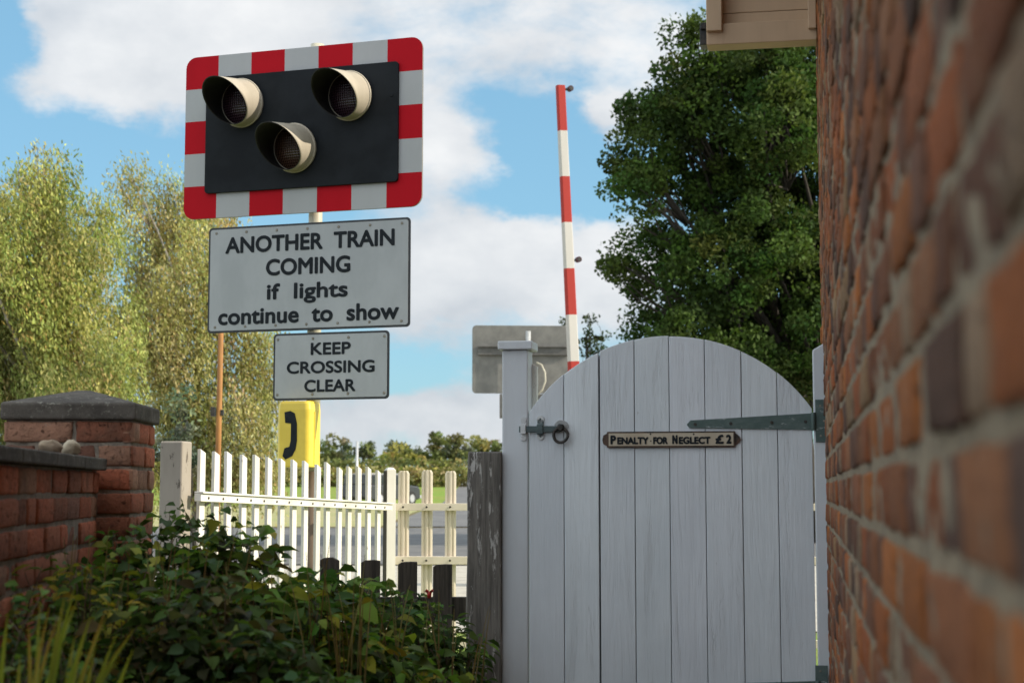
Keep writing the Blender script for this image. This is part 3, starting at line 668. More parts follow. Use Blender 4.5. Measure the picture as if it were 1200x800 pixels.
# ------------------------------------------------------------------ crossing signal
SY = R(-17.9); SG = P(366, 573, 9.35)
sp = Plane(SG, SY)
def build_signal():
    t = thing('crossing_signal', 'tall level crossing signal post with red bordered lamp board and two white sign plates', 'crossing signal', (SG.x, SG.y, 0), SY)
    s = lambda px, py, off=.08: (lambda q: (q[0], q[1] + CAMZ))(sp.at(px, py, off))
    zb = s(370, 548)[1]; m = MB(); m.tube([(0, 0, zb - .02), (0, 0, s(368, 53, 0)[1])], .041, 20); m.build('post', M['pole_cream'], t)
    m = MB(); m.tube([(0, 0, -.1), (0, 0, zb - .0205)], .046, 20); m.build('post_sleeve', M['brown_pole'], t)
    # board
    tl, tr, br, bl = s(220, 65), s(496.5, 47), s(494.5, 245.5), s(215, 254.5)
    x0, x1 = (tl[0] + bl[0]) / 2, (tr[0] + br[0]) / 2; z0, z1 = (bl[1] + br[1]) / 2, (tl[1] + tr[1]) / 2
    cx, cz, w, h = (x0 + x1) / 2, (z0 + z1) / 2, x1 - x0, z1 - z0; print('board', w, h, tl, tr, br, bl)
    m = MB(); m.prism(rrect(-w / 2, w / 2, -h / 2, h / 2, w * .045), -.008, .008, 0, 1)
    bd = m.build('striped_board', [stripes_board(w, h, 7, 5), M['alu']], t, .0015); bd.location = (cx, -.08, cz)
    tl, tr, br, bl = s(245.5, 89), s(469, 77), s(467.5, 216.5), s(241, 225)
    a0, a1 = (tl[0] + bl[0]) / 2, (tr[0] + br[0]) / 2; c0, c1 = (bl[1] + br[1]) / 2, (tl[1] + tr[1]) / 2
    m = MB(); m.prism(rrect(a0, a1, c0, c1, .022), -.108, -.0885); m.tube([(a1 - .04, -.108, c1 - .2), (a1 - .04, -.112, c1 - .2)], .012, 12); m.build('black_panel', M['black_panel'], t, .002)
    for zz in (cz - h * .3, cz + h * .3): br_ = MB(); br_.bb(cx - w * .3, cx + w * .3, -.07, -.038, zz - .02, zz + .02); br_.build('bracket', M['alu_dark'], t)
    # lamps
    Rr = .142; n = 48
    for (px, py, lm, chip) in ((284, 121.5, 'lens_red', 0), (410, 113, 'lens_red', 0), (345.5, 174, 'lens_amber', 1)):
        x, z = s(px, py, .115); m = MB(); vs = []; fs = []; rings = 8
        for inner in (0, 1):
            r0 = Rr - (.005 if inner else 0)
            for k in range(rings + 1):
                for i in range(n):
                    ph = 2 * math.pi * i / n; q = (1 + math.cos(ph)) / 2        # 1 at the top
                    Lh = .085 + .212 * (q ** 1.1) ; f = k / rings
                    rr = r0 * (1 - .05 * f)
                    vs.append((math.sin(ph) * rr, -Lh * f, math.cos(ph) * rr))
        def vid(inner, k, i): return inner * (rings + 1) * n + k * n + i % n
        for k in range(rings):
            for i in range(n):
                fs.append((vid(0, k, i), vid(0, k, i + 1), vid(0, k + 1, i + 1), vid(0, k + 1, i)))
        m.add(vs, fs, 0, True)
        for k in range(rings):
            for i in range(n): m.f.append([vid(1, k, i + 1), vid(1, k, i), vid(1, k + 1, i), vid(1, k + 1, i + 1)]); m.mi.append(1); m.sm.append(True)
        for i in range(n): m.f.append([vid(0, rings, i), vid(0, rings, i + 1), vid(1, rings, i + 1), vid(1, rings, i)]); m.mi.append(1); m.sm.append(False)
        hd = m.build('lamp_hood', [M['hood'], M['black_int']], t); hd.location = (x, -.128, z); hd.rotation_euler = (R(8), 0, R(-5))
        m = MB(); m.torus((0, -.004, 0), Rr + .001, .006, seg=40); m.tube([(0, .018, 0), (0, -.004, 0)], Rr + .001, 40); m.build('bezel', M['hood'], hd)
        m = MB(); rr = Rr - .012; vs = [(0, -.052, 0)]; fs = []
        for k in range(1, 7):
            for i in range(n): a = 2 * math.pi * i / n; f = k / 6; vs.append((math.sin(a) * rr * f, -.052 + .045 * f * f, math.cos(a) * rr * f))
        for i in range(n): fs.append((0, 1 + i, 1 + (i + 1) % n))
        for k in range(5):
            for i in range(n): fs.append((1 + k * n + i, 1 + (k + 1) * n + i, 1 + (k + 1) * n + (i + 1) % n, 1 + k * n + (i + 1) % n))
        m.add(vs, [f[::-1] for f in fs], 0, True); m.build('lens', M[lm], hd)
    # sign plates
    def plate(q, rivs, lines, label):
        tl, tr, br, bl = [s(*p, .06) for p in q]
        x0, x1 = (tl[0] + bl[0]) / 2, (tr[0] + br[0]) / 2; z0, z1 = (bl[1] + br[1]) / 2, (tl[1] + tr[1]) / 2
        m = MB(); m.prism(rrect(x0, x1, z0, z1, .025), -.063, -.055); m.bb(-.17, .17, -.0545, -.038, (z0 + z1) / 2 - .03, (z0 + z1) / 2 + .03, 0)
        pl = m.build('sign_plate', M['sign_border'], t, .001); pl['label'] = label
        m = MB(); m.prism(rrect(x0 + .013, x1 - .013, z0 + .013, z1 - .013, .016), -.0655, -.0632, 0)
        for i in range(rivs):
            f = .04 + .92 * i / (rivs - 1); xx = x0 + (x1 - x0) * f
            for zz in (z0 + .035, z1 - .035): m.tube([(xx, -.0654, zz), (xx, -.069, zz)], [.009, .006], 10, 1)
        m.build('sign_face', [M['sign_face'], M['rivet']], pl)
        m = MB()
        for (body, a, b, cap) in lines:
            A = s(*a, .067); B = s(*b, .067); C = s(*cap, .067)
            zb_ = (A[1] + B[1]) / 2 ; text_into(m, body, A[0], B[0], zb_, cap_h(cap, a, b, s), -.0658, .044)
        m.build('lettering', M['letter'], pl)
    def cap_h(cap, a, b, s):
        f = (cap[0] - a[0]) / (b[0] - a[0]); yb = a[1] + (b[1] - a[1]) * f; return s(cap[0], cap[1], .067)[1] - s(cap[0], yb, .067)[1]
    plate(((245.5, 266.5), (481.5, 255.5), (480.5, 384), (243, 389.5)), 7,
          (('ANOTHER  TRAIN', (264, 296.5), (462.5, 288.5), (365, 273)), ('COMING', (311.5, 322.5), (410.5, 319.5), (360, 301.5)),
           ('if  lights', (312.5, 350.8), (407.5, 347.8), (362, 330.5)), ('continue  to  show', (255.5, 380.3), (467.5, 374.5), (362, 357.5))),
          'large white plate reading ANOTHER TRAIN COMING if lights continue to show')
    plate(((321.5, 390), (457, 388), (455.5, 469), (319.5, 467.5)), 4,
          (('KEEP', (364, 415.5), (411, 415), (387, 400.8)), ('CROSSING', (336, 437), (439, 436.6), (387, 422.6)), ('CLEAR', (356.5, 458.8), (416.5, 458.6), (387, 444.4))),
          'small white plate reading KEEP CROSSING CLEAR')
    # phone box
    tp = thing('telephone_box', 'yellow trackside telephone box with black handset symbol on the signal post', 'telephone box', (SG.x, SG.y, 0), SY)
    s2 = lambda px, py: s(px, py, .20)
    x0, z1 = s2(324.5, 470); x1, z0 = s2(362, 547); m = MB()
    prof = []
    for k in range(13):     # plan outline: front bowed, side rounded
        a = R(-90 + 90 * k / 12); prof.append((x1 - .035 + .035 * math.cos(a), -.165 + .035 * math.sin(a)))
    pts = [(x0 + .02, -.2), ] + prof + [(x1, -.05), (x0, -.05), (x0, -.18)]
    nn = len(pts); zz = [(z0, .985), (z0 + .008, 1.0), (z1 - .05, 1.0), (z1 - .015, .96), (z1, .90)]; vs = []
    cxm, cym = (x0 + x1) / 2, -.1
    for z, f in zz: vs += [(cxm + (p[0] - cxm) * f, cym + (p[1] - cym) * (f if f > .95 else f), z) for p in pts]
    fs = [(k * nn + i, k * nn + (i + 1) % nn, (k + 1) * nn + (i + 1) % nn, (k + 1) * nn + i) for k in range(len(zz) - 1) for i in range(nn)]
    fs += [tuple(range(nn))[::-1], tuple((len(zz) - 1) * nn + i for i in range(nn))]
    m.add(vs, fs); m.build('case', M['yellow'], tp, .003)
    m = MB(); m.bb(x1 - .012, x1 + .004, -.135, -.128, z0 + .01, z1 - .06); m.bb(x0 + .02, x1 - .03, -.0495, -.042, z0 + .03, z1 - .03); m.build('lid_flange', M['yellow'], tp, .001)
    hs = [(283, 607), (300, 603), (313, 610), (319, 640), (319, 690), (315, 715), (305, 735), (285, 745), (277, 735), (283, 712), (297, 708), (301, 690), (302, 640), (285, 638)]
    pp = [s(220 + a / 2.5, 240 + b / 2.5, .205) for a, b in hs]; m = MB(); m.prism(pp[::-1], -.2035, -.2003); m.build('handset_symbol', M['letter'], tp)
build_signal()

# ------------------------------------------------------------------ picket gate, fence, posts behind
def picket_gate():
    A = P(232, 573, 7.6); B = P(452, 573, 9.75); yaw = math.atan2(B.y - A.y, B.x - A.x); Ln = math.hypot(B.x - A.x, B.y - A.y)
    t = thing('picket_gate', 'sunlit white picket gate running back from the old grey post', 'picket gate', (A.x, A.y, 0), yaw)
    n = 16
    for i in range(n):
        f = (i + .15) / n; x = Ln * f; z = 1.44 + (1.372 - 1.44) * f + random.uniform(-.004, .004); m = MB(); w = .025
        m.prism([(x - w, .06), (x + w, .06), (x + w, z - .018), (x - w, z)], -.009, .009); pk = m.build('picket', M['white_wood'], t, .002); pk.rotation_euler = (0, R(random.gauss(0, .35)), 0)
    z0 = lambda f: 1.213 - .073 * f
    for dz in (0, -.62):
        m = MB(); a, b = z0(0) + dz, z0(1) + dz
        m.prism([(-.05, a - .020), (Ln, b - .020), (Ln, b + .017), (-.05, a + .017)], -.046, -.0095)
        m.prism([(-.05, a + .0175), (Ln, b + .0175), (Ln, b + .027), (-.05, a + .027)], -.058, -.0095)
        for i in range(n): f = (i + .15) / n; zz = z0(f) + dz; m.tube([(Ln * f, -.0455, zz - .004), (Ln * f, -.05, zz - .004)], .007, 8, 1)
        m.build('rail', [M['white_wood'], M['black_iron']], t, .003)
    # grey post at its near end
    q = P(205, 573, 7.55); t2 = thing('old_post', 'blotchy grey painted square post at the near end of the white picket gate', 'post', (q.x, q.y, 0), R(-13))
    m = MB(); zt_ = P(205, 517, 7.55).z; m.bb(-.058, .058, -.05, .06, -.05, zt_); m.build('shaft', M['grey_post'], t2, .008)
    # white post at the far end
    q = P(457, 573, 9.86); t3 = thing('meeting_post', 'slim white post with a mossy dark side where picket gate meets cream fence', 'post', (q.x, q.y, 0), R(22))
    m = MB(); zt_ = P(457, 547.5, 9.86).z; m.bb(-.029, .029, -.03, .03, -.05, zt_ - .015)
    m.add([(-.029, -.03, zt_ - .015), (.029, -.03, zt_ - .015), (.029, .03, zt_ - .015), (-.029, .03, zt_ - .015), (-.016, -.014, zt_), (.016, -.014, zt_), (.016, .014, zt_), (-.016, .014, zt_)],
          [(0, 1, 5, 4), (1, 2, 6, 5), (2, 3, 7, 6), (3, 0, 4, 7), (4, 5, 6, 7)]); m.build('shaft', M['white_wood'], t3, .002)
    m = MB(); m.bb(-.034, -.0295, -.03, .03, -.05, zt_ - .02); m.build('mossy_side', M['old_stake'], t3)
picket_gate()
def picket_fence():
    A = P(466, 573, 9.95); t = thing('picket_fence', 'cream fence of ribbed pickets between the slim white post and the gate', 'fence', (A.x, A.y, 0), R(-1.5))
    pl = Plane(A, R(-1.5)); step = (pl.at(500.5, 573)[0] - pl.at(473, 573)[0]); x0 = pl.at(473, 573)[0]
    for i in range(19):
        x = x0 + step * i; w = .0345; z = 1.25 + 22 / 186 - .0012 * i + random.uniform(-.003, .003); m = MB()
        # ribbed profile in plan, clipped corners at the top
        pr = [(-w, 0), (-w * .62, -.004), (-w * .5, .004), (-w * .2, .002), (-w * .12, -.006), (w * .18, -.006), (w * .26, .003), (w * .55, .004), (w * .66, -.004), (w, 0), (w, .014), (-w, .014)]
        n = len(pr); vs = [(x + a, b, .08) for a, b in pr] + [(x + a, b, z - .018) for a, b in pr] + [(x + a * .72, b, z) for a, b in pr]
        fs = [(k * n + j, k * n + (j + 1) % n, (k + 1) * n + (j + 1) % n, (k + 1) * n + j) for k in range(2) for j in range(n)] + [tuple(2 * n + j for j in range(n))]
        m.add(vs, fs); m.build('picket', M['cream_wood'], t)
    xe = x0 + step * 19
    for zc, h in ((1.25 - 20.5 / 186, .045), (1.25 - 82 / 186, .05), (.3, .05)):
        m = MB(); m.bb(-.02, xe, -.033, -.0075, zc - h / 2, zc + h / 2)
        for i in range(19): m.tube([(x0 + step * i, -.0325, zc), (x0 + step * i, -.037, zc)], .007, 8, 1)
        m.build('rail', [M['cream_wood'], M['black_iron']], t, .003)
picket_fence()
def stake_fence():
    A = P(518, 573, 6.2); t = thing('old_stake_fence', 'low dark weathered stake fence half buried in the shrubs beside the old post', 'fence', (A.x, A.y, 0), 0)
    pl = Plane(A, 0)
    for px, py in ((518.5, 662), (477.5, 659), (434, 657), (386, 654)):
        x, z = pl.at(px, py); z += CAMZ; w = .037; m = MB(); j = random.uniform(-.008, .008)
        m.prism([(x - w, .0), (x + w, .0), (x + w, z + j - .004), (x + w * .3, z + .004), (x - w * .6, z + .002), (x - w, z - .006)], 0, .03); m.build('stake', M['old_stake'], t, .003)
    x0 = pl.at(360, 700)[0]; x1 = pl.at(546, 700)[0]; z = pl.at(530, 700)[1] + CAMZ
    m = MB(); m.bb(x0, x1, .0305, .075, z - .09, z); m.build('rail', M['old_stake'], t, .004)
stake_fence()

# ------------------------------------------------------------------ brick pier and low wall on the left
PAL_O = [(.55, .175, .095), (.48, .155, .088), (.58, .21, .12), (.40, .15, .09), (.29, .135, .095), (.45, .24, .16)]
def tone(c):
    f = random.uniform(.72, 1.2); return tuple(q * f for q in c)
def pier():
    q = Vector((-1.2, 5.0, 0)); yaw = R(3); t = thing('brick_pier', 'square brick pier with a low pyramid cap stone at the end of the garden wall', 'brick pier', q, yaw)
    W, Dp = .40, .40; mb = MB(); top = 1.468; z = top - .075 * 20; row = 0
    while z < top - .01:
        zz0, zz1 = z + .006, z + .069
        off = [(-W, -W + .21), (-W + .222, -.004)] if row % 2 else [(-W, -W + .095), (-W + .107, -.118), (-.106, -.004)]
        for a, b in off: brick_face(mb, 0, a, b, zz0, zz1, tone(random.choice(PAL_O)), random.uniform(-.002, .005), .03, 6, 4, 'y', -1)
        off = [(.002, .10), (.112, .288), (.30, Dp)] if row % 2 else [(.002, .21), (.222, Dp)]
        for a, b in off: brick_face(mb, 0, a, b, zz0, zz1, tone(random.choice(PAL_O)), random.uniform(-.002, .005), .03, 6, 4, 'x', 1)
        for a, b in ((.0, .2), (.21, Dp)):
            brick_face(mb, -W, a, b, zz0, zz1, random.choice(PAL_O), 0, .03, 2, 2, 'x', -1)
        z += .075; row += 1
    mb.build('shaft', M['brick_old'], t, color=True)
    m = MB(); m.bb(-W + .004, -.005, .005, Dp, -.03, top - .001); m.build('core', M['mortar_old'], t)
    m = MB(); o = .012; x0, x1, y0, y1 = -W - o, o, -o - .004, Dp + .03; z0, z1, z2 = top, top + .054, top + .106; ch = .012
    m.add([(x0, y0, z0), (x1, y0, z0), (x1, y1, z0), (x0, y1, z0), (x0, y0, z1), (x1, y0, z1), (x1, y1, z1), (x0, y1, z1), ((x0 + x1) / 2 - .02, (y0 + y1) / 2, z2), ((x0 + x1) / 2 + .02, (y0 + y1) / 2, z2)],
          [(3, 2, 1, 0), (0, 1, 5, 4), (1, 2, 6, 5), (2, 3, 7, 6), (3, 0, 4, 7), (4, 5, 9, 8), (5, 6, 9), (6, 7, 8, 9), (7, 4, 8)])
    m.build('cap_stone', M['cap'], t, .008, 3)
    # low wall running back to the pier
    a = Vector((-1.10, 3.18, 0)); b = Vector((-1.295, 4.96, 0)); yaw = math.atan2(b.y - a.y, b.x - a.x); Ln = (b - a).length
    t = thing('garden_wall', 'low mossy brick wall with flat coping running up to the pier', 'garden wall', a, yaw)      # local x along, local -y faces right
    mb = MB(); top = 1.308; z = top - .075 * 17.0; row = 0
    while z < top - .01:
        u = 0 if row % 2 else -.11; k = 0
        while u < Ln - .03:
            ln = .213; u0, u1 = max(u, 0), min(u + ln, Ln)
            if random.random() < .35: u1 = min(u0 + .103, Ln)
            if u1 - u0 > .02: brick_face(mb, 0, u0, u1, z + .006, z + .069, tone(random.choice(PAL_O)), random.uniform(-.004, .005), .03, 6, 4, 'y', -1)
            u = u1 + .011
        z += .075; row += 1
    mb.build('brickwork', M['brick_old'], t, color=True)
    m = MB(); m.bb(0, Ln - .002, .005, .2, -.03, top - .001); m.build('core', M['mortar_old'], t)
    m = MB(); x = 0
    while x < Ln - .05:
        x1 = min(x + .45, Ln - .012); m.bb(x + .002, x1 - .002, -.028, .22, top + random.uniform(0, .002), top + .037); x = x1
    m.build('coping', M['cap'], t, .005)
    # two stones lying on the coping
    for nm, lab, px, d, sz, mt in (('stone', 'brown flat pebble lying on the wall coping', 57, 4.32, (.033, .028, .021), 'stone'), ('stone', 'pale lumpy pebble lying on the wall coping next to the pier', 82, 4.55, (.025, .026, .0245), 'stone_pale')):
        o = P(px, 573, d); m = MB(); vs = []; fs = []; nu, nv = 28, 18; ph = random.random() * 6
        for j in range(nv + 1):
            for i in range(nu):
                th = math.pi * j / nv; al = 2 * math.pi * i / nu; w_ = Vector((math.sin(th) * math.cos(al), math.sin(th) * math.sin(al), math.cos(th)))
                k = 1 + .22 * mnoise.noise(w_ * 1.3 + Vector((ph * 3, 1, 2))) + .10 * mnoise.noise(w_ * 3.1 + Vector((ph, 5, 2))) + .03 * mnoise.noise(w_ * 9)
                vs.append((sz[0] * k * math.sin(th) * math.cos(al), sz[1] * k * math.sin(th) * math.sin(al), sz[2] * k * math.cos(th)))
        for j in range(nv):
            for i in range(nu): fs.append((j * nu + i, (j + 1) * nu + i, (j + 1) * nu + (i + 1) % nu, j * nu + (i + 1) % nu))
        m.add(vs, fs, 0, True); ob = m.build(nm, M[mt]); ob.location = (o.x, o.y, top + .037 + sz[2] * .9); ob.rotation_euler = (0, R(8), random.random() * 3); tag(ob, lab, 'stone', 'stones on the wall')
pier()

# ------------------------------------------------------------------ barrier, far signal board, poles
def barrier():
    d = 20.5; a = P(655, 102.5, d); b = P(672, 437, d); dr = (b - a) / (a.z - b.z); base = a + dr * (a.z - 1.05)
    t = thing('crossing_barrier', 'raised red and white striped barrier boom standing behind the garden gate', 'barrier', (base.x, base.y, 0))
    k = F / d; step = 54.8 / k; tilt = math.atan2(a.x - base.x, a.z - 1.05); L = (a.z - 1.05) / math.cos(tilt)
    m = MB(); w0, w1 = .074, .056
    vs = []
    for z, w in ((-.1, w0), (L, w1)):
        for x, y in ((-1, -.55), (-.8, -.75), (.8, -.75), (1, -.55), (1, .55), (.8, .75), (-.8, .75), (-1, .55)): vs.append((x * w, y * w, z))
    fs = [(i, (i + 1) % 8, 8 + (i + 1) % 8, 8 + i) for i in range(8)] + [tuple(range(8))[::-1], tuple(range(8, 16))]
    m.add(vs, fs); bo = m.build('boom', stripes_boom(step, L), t); bo.location = (0, 0, 1.05); bo.rotation_euler = (0, tilt, R(20))
    for py, col in ((107, 0), (312, 0)):
        z = L - (py - 102.5) / k; m = MB(); m.bb(w1 * .9, w1 + .05, -.03, .01, z - .012, z + .012, 0); m.tube([(w1 + .075, .02, z + .01), (w1 + .075, -.05, z + .01)], .038, 14, 1); m.tube([(w1 + .075, -.0505, z + .01), (w1 + .075, -.056, z + .01)], .028, 14, 0)
        m.build('boom_lamp', [M['black_iron'], M['lamp_red']], bo)
    m = MB(); m.bb(-.3, .3, -.25, .25, .0, 1.12); m.bb(-.34, .34, -.29, .29, 1.121, 1.17); m.build('machine_cabinet', M['alu'], t, .02)
    m = MB(); m.bb(-.42, -.32, -.15, .15, .55, .98); m.build('counterweight', M['black_iron'], t, .01)
    # back of the far signal
    d = 21.6; o = P(618, 573, d); t = thing('far_signal', 'grey back of a second crossing signal board beyond the gate post', 'crossing signal', (o.x, o.y, 0), R(3))
    pl = Plane(o, R(3)); q = lambda px, py: (lambda v: (v[0], v[1] + CAMZ))(pl.at(px, py))
    x0, z1 = q(553.5, 381); x1, z0 = q(672, 461); m = MB(); m.prism(rrect(x0, x1, z0, z1, .055), 0.0, .03); m.build('board', M['alu'], t, .004)
    a0, c1 = q(560, 405.3); a1, c0 = q(666, 416.5); m = MB(); m.bb(a0, a1, -.05, -.002, c0, c1); m.bb(a0, a1, -.085, -.05, c1 - .02, c1); m.build('channel', M['alu_dark'], t, .004)
    b0, e0 = q(585.5, 490); b1, e1 = q(650, 461.5); m = MB(); m.bb(b0, b1, .0, .025, e0, e1); m.build('lower_plate', M['alu_dark'], t, .004)
    p0 = q(618.3, 389); m = MB(); m.tube([(p0[0], -.13, 0), (p0[0], -.13, p0[1])], .035, 16); m.build('post', M['galv_pole'], t)
    pts = [q(*c) for c in ((628, 425), (634, 428), (638, 437), (638.5, 447), (635, 457), (630, 463))]; m = MB(); m.tube([(x, -.1, z) for x, z in pts], .012, 8); m.build('cable', M['cable'], t)
    # rusty pole
    d = 17.0; o = P(254, 573, d); t = thing('rusty_pole', 'thin orange rusty pole with a small dark box in front of the birches', 'pole', (o.x, o.y, 0))
    z = P(255, 300, d).z; m = MB(); m.tube([(0, 0, -.05), (.02, 0, z)], [.032, .028], 14); m.build('shaft', M['rust'], t)
    zb = P(253, 480, d).z; m = MB(); m.bb(-.075, -.03, -.04, .04, zb - .07, zb + .03); m.build('junction_box', M['black_iron'], t, .004); m = MB(); m.bb(.03, .06, -.03, .03, zb - .06, zb + .0); m.build('clamp', M['black_iron'], t, .004)
    for yy in (398, 424, 446, 466):
        zz = P(253, yy, d).z; m = MB(); m.tube([(-.06, 0, zz), (-.03, 0, zz)], .012, 8); m.build('step_bolt', M['galv_pole'], t)
    # thin white marker post in the field
    d = 60; o = P(418, 573, d); z = P(418, 517, d).z; t = thing('marker_post', 'thin pale marker post standing in the field beyond the picket gate', 'post', (o.x, o.y, zt(o.x, o.y)))
    m = MB(); m.tube([(0, 0, -.05), (0, 0, z - zt(o.x, o.y))], .05, 10); m.build('shaft', M['galv_pole'], t)
    m = MB(); m.bb(-.075, .075, -.06, .06, -.03, .12); m.build('foot', M['concrete_pale'], t, .01)
barrier()

# ------------------------------------------------------------------ car
def car():
    d = 78.0; o = P(447, 573, d); t = thing('parked_car', 'dark off-road car with silver roof parked beyond the picket gate', 'car', (o.x, o.y, zt(o.x, o.y) + .02), R(58))
    m = MB(); W = .88
    side = [(-2.1, .42), (-1.9, .3), (1.95, .3), (2.1, .45), (2.08, .82), (1.9, .95), (1.0, 1.02), (-2.05, 1.02)]
    m.prism(side, -W, W); b = m.build('body', M['car_paint'], t, .06, 3)
    m = MB(); cab = [(-2.0, 1.021), (.95, 1.021), (.45, 1.52), (-1.92, 1.52)]; m.prism(cab, -W + .06, W - .06); m.build('cabin', M['car_paint'], t, .05, 2)
    m = MB(); m.bb(-1.9, .42, -W + .08, W - .08, 1.521, 1.575); m.build('roof', M['car_roof'], t, .02)
    for y in (-W + .055, W - .055):
        m = MB(); m.prism([(-.55, 1.1), (.68, 1.1), (.36, 1.46), (-.55, 1.46)], y - .012, y + .012); m.prism([(-1.8, 1.1), (-.63, 1.1), (-.63, 1.46), (-1.78, 1.46)], y - .012, y + .012); m.build('side_window', M['glass'], t)
    m = MB(); vs = [(.93, -W + .16, 1.07), (.93, W - .16, 1.07), (.50, W - .18, 1.49), (.50, -W + .18, 1.49)]; m.add(vs + [(x + .03, y, z + .012) for x, y, z in vs], [(4, 5, 6, 7), (0, 3, 2, 1), (0, 1, 5, 4), (2, 3, 7, 6), (1, 2, 6, 5), (3, 0, 4, 7)]); m.build('windscreen', M['glass'], t)
    for y in (-.62, .62):
        m = MB(); m.tube([(2.06, y, .74), (2.12, y, .74)], .08, 16); m.build('headlight', M['headlamp'], t)
    m = MB(); m.bb(2.05, 2.2, -W, W, .36, .52); m.build('bumper', M['car_roof'], t, .02)
    for x in (-1.3, 1.32):
        for y in (-.8, .8):
            m = MB(); m.tube([(x, y - .12, .36), (x, y + .12, .36)], .36, 22); w = m.build('wheel', M['tyre'], t, .03); m = MB(); m.tube([(x, y - .128, .36), (x, y + .128, .36)], .2, 16); m.build('rim', M['car_roof'], w)
car()

# ------------------------------------------------------------------ trees
def tree(name, label, cat, lobes, d, base_px, leaf, per, clump, pal, bark, trunk_r, group=None, droop=0.0, dd=None, far=False, seedlimbs=True, fill=1.0, jit=.2, fringe=.08):
    k = d / F; zg = zt(0, d); bx = P(base_px, HOR, d).x
    t = thing(name, label, cat, (bx, d, zg), 0, group); off = np.array([bx, d, zg])
    CL = []; cent = []
    for (px, py, r) in lobes:
        c = np.array(P(px, py, d)); c[1] += rng.uniform(-1, 1) * (dd if dd is not None else r * k * .9); rr = r * k
        cent.append((c - off, rr)); n = max(3, int(fill * 3.2 * (rr / clump) ** 2))
        CL.append(c - off + ball(n, .35) * np.array([rr, rr * 1.1, rr]))
        nf = int(n * fringe + rng.random())
        if nf: CL.append(c - off + unit(rng.normal(size=(nf, 3)) + np.array([0, 0, .4])) * rr * rng.uniform(1.0, 1.35, (nf, 1)))
    CL = np.concatenate(CL); ncl = len(CL); idx = np.repeat(np.arange(ncl), per); N = len(idx)
    cls = clump * rng.uniform(.55, 1.25, (ncl, 1)); pos = CL[idx] + ball(N, .1) * cls[idx] * np.array([1, 1, .75])
    ccol = pick(pal, ncl, jit); colr = np.clip(ccol[idx] * (1 + rng.normal(size=(N, 1)) * .22), .005, .6)
    A = rng.normal(size=(N, 3))
    if droop:
        stl = rng.random(N) ** 1.3; pos[:, 2] -= stl * droop; A = A * .5 + np.array([.25, 0, -1.1])
        # strands: leaves of one clump share a few hanging lines
        ks = rng.integers(0, 7, N); hx = np.sin(ks * 2.399 + idx * 1.7) * cls[idx, 0] * .6; hy = np.cos(ks * 2.399 + idx * 1.7) * cls[idx, 0] * .6
        mixk = rng.random(N) < .85
        pos[mixk, 0] = CL[idx[mixk], 0] + hx[mixk] + rng.normal(size=mixk.sum()) * .05 + stl[mixk] * .2; pos[mixk, 1] = CL[idx[mixk], 1] + hy[mixk] + rng.normal(size=mixk.sum()) * .05
    pos[:, 2] = np.maximum(pos[:, 2], .05)
    leaf_obj('crown', pos, A, leaf * (1.35 if droop else 1.0) * rng.uniform(.7, 1.35, N), leaf * (.44 if droop else .62) * rng.uniform(.7, 1.3, N), colr, M['leaf_far'], t)
    m = MB(); zc = float(np.mean([c[2] for c, _ in cent])); ztp = max(c[2] for c, _ in cent)
    tp = bend((0, 0, -.1), (float(np.mean([c[0] for c, _ in cent])) * .5, 0, max(zc, ztp * .62)), 6, .05)
    m.tube(tp, [trunk_r * (1 - .1 * i) for i in range(7)], 10)
    if seedlimbs:
        for c, rr in cent:
            i = int(np.clip(np.interp(c[2] * .55, [p.z for p in tp], range(7)), 1, 6)); s0 = tp[i]; L = (Vector(c) - s0).length
            m.tube(bend(s0, c, 5, .18), [max(trunk_r * .34 * (1 - .17 * q), .012) for q in range(6)], 6)
            sub = CL[(np.linalg.norm(CL - c, axis=1) < rr * 1.05)][:7]
            for e in sub: m.tube(bend(Vector(c) * .7 + s0 * .3, e, 4, .2), [max(trunk_r * .12 * (1 - .2 * q), .006) for q in range(5)], 5)
    m.build('trunk', M[bark], t); return t
OAK = [(.052, .092, .019), (.045, .082, .017), (.062, .10, .022), (.036, .066, .015), (.05, .085, .018), (.075, .11, .023)]
tree('oak_tree', 'large dark green oak tree rising behind the gate beside the brick house', 'tree',
     [(812, 78, 32), (790, 122, 42), (757, 145, 28), (742, 200, 34), (735, 245, 28), (762, 300, 40), (722, 315, 14), (775, 360, 38), (805, 200, 52), (850, 112, 52), (900, 85, 52), (960, 80, 55), (850, 255, 58), (828, 330, 52), (880, 112, 40), (925, 132, 44), (875, 185, 42), (800, 150, 40), (880, 300, 50), (850, 375, 45), (915, 395, 50), (895, 440, 40), (940, 330, 50), (945, 405, 42), (960, 445, 42), (860, 440, 40), (915, 470, 40), (780, 440, 30),
      (900, 175, 55), (922, 255, 58), (895, 345, 58), (962, 300, 62), (968, 190, 62), (960, 395, 55), (872, 405, 46), (1025, 250, 75), (1015, 130, 70), (1020, 370, 70), (790, 405, 34), (930, 440, 36), (1090, 210, 70), (1085, 330, 60)],
     36, 955, .115, 120, .46, OAK, 'bark', .28, droop=0, dd=2.4, fill=3.1, fringe=.05, jit=.2)
BIR = [(.33, .33, .105), (.37, .355, .12), (.27, .295, .085), (.41, .375, .14), (.21, .235, .07), (.31, .335, .10)]
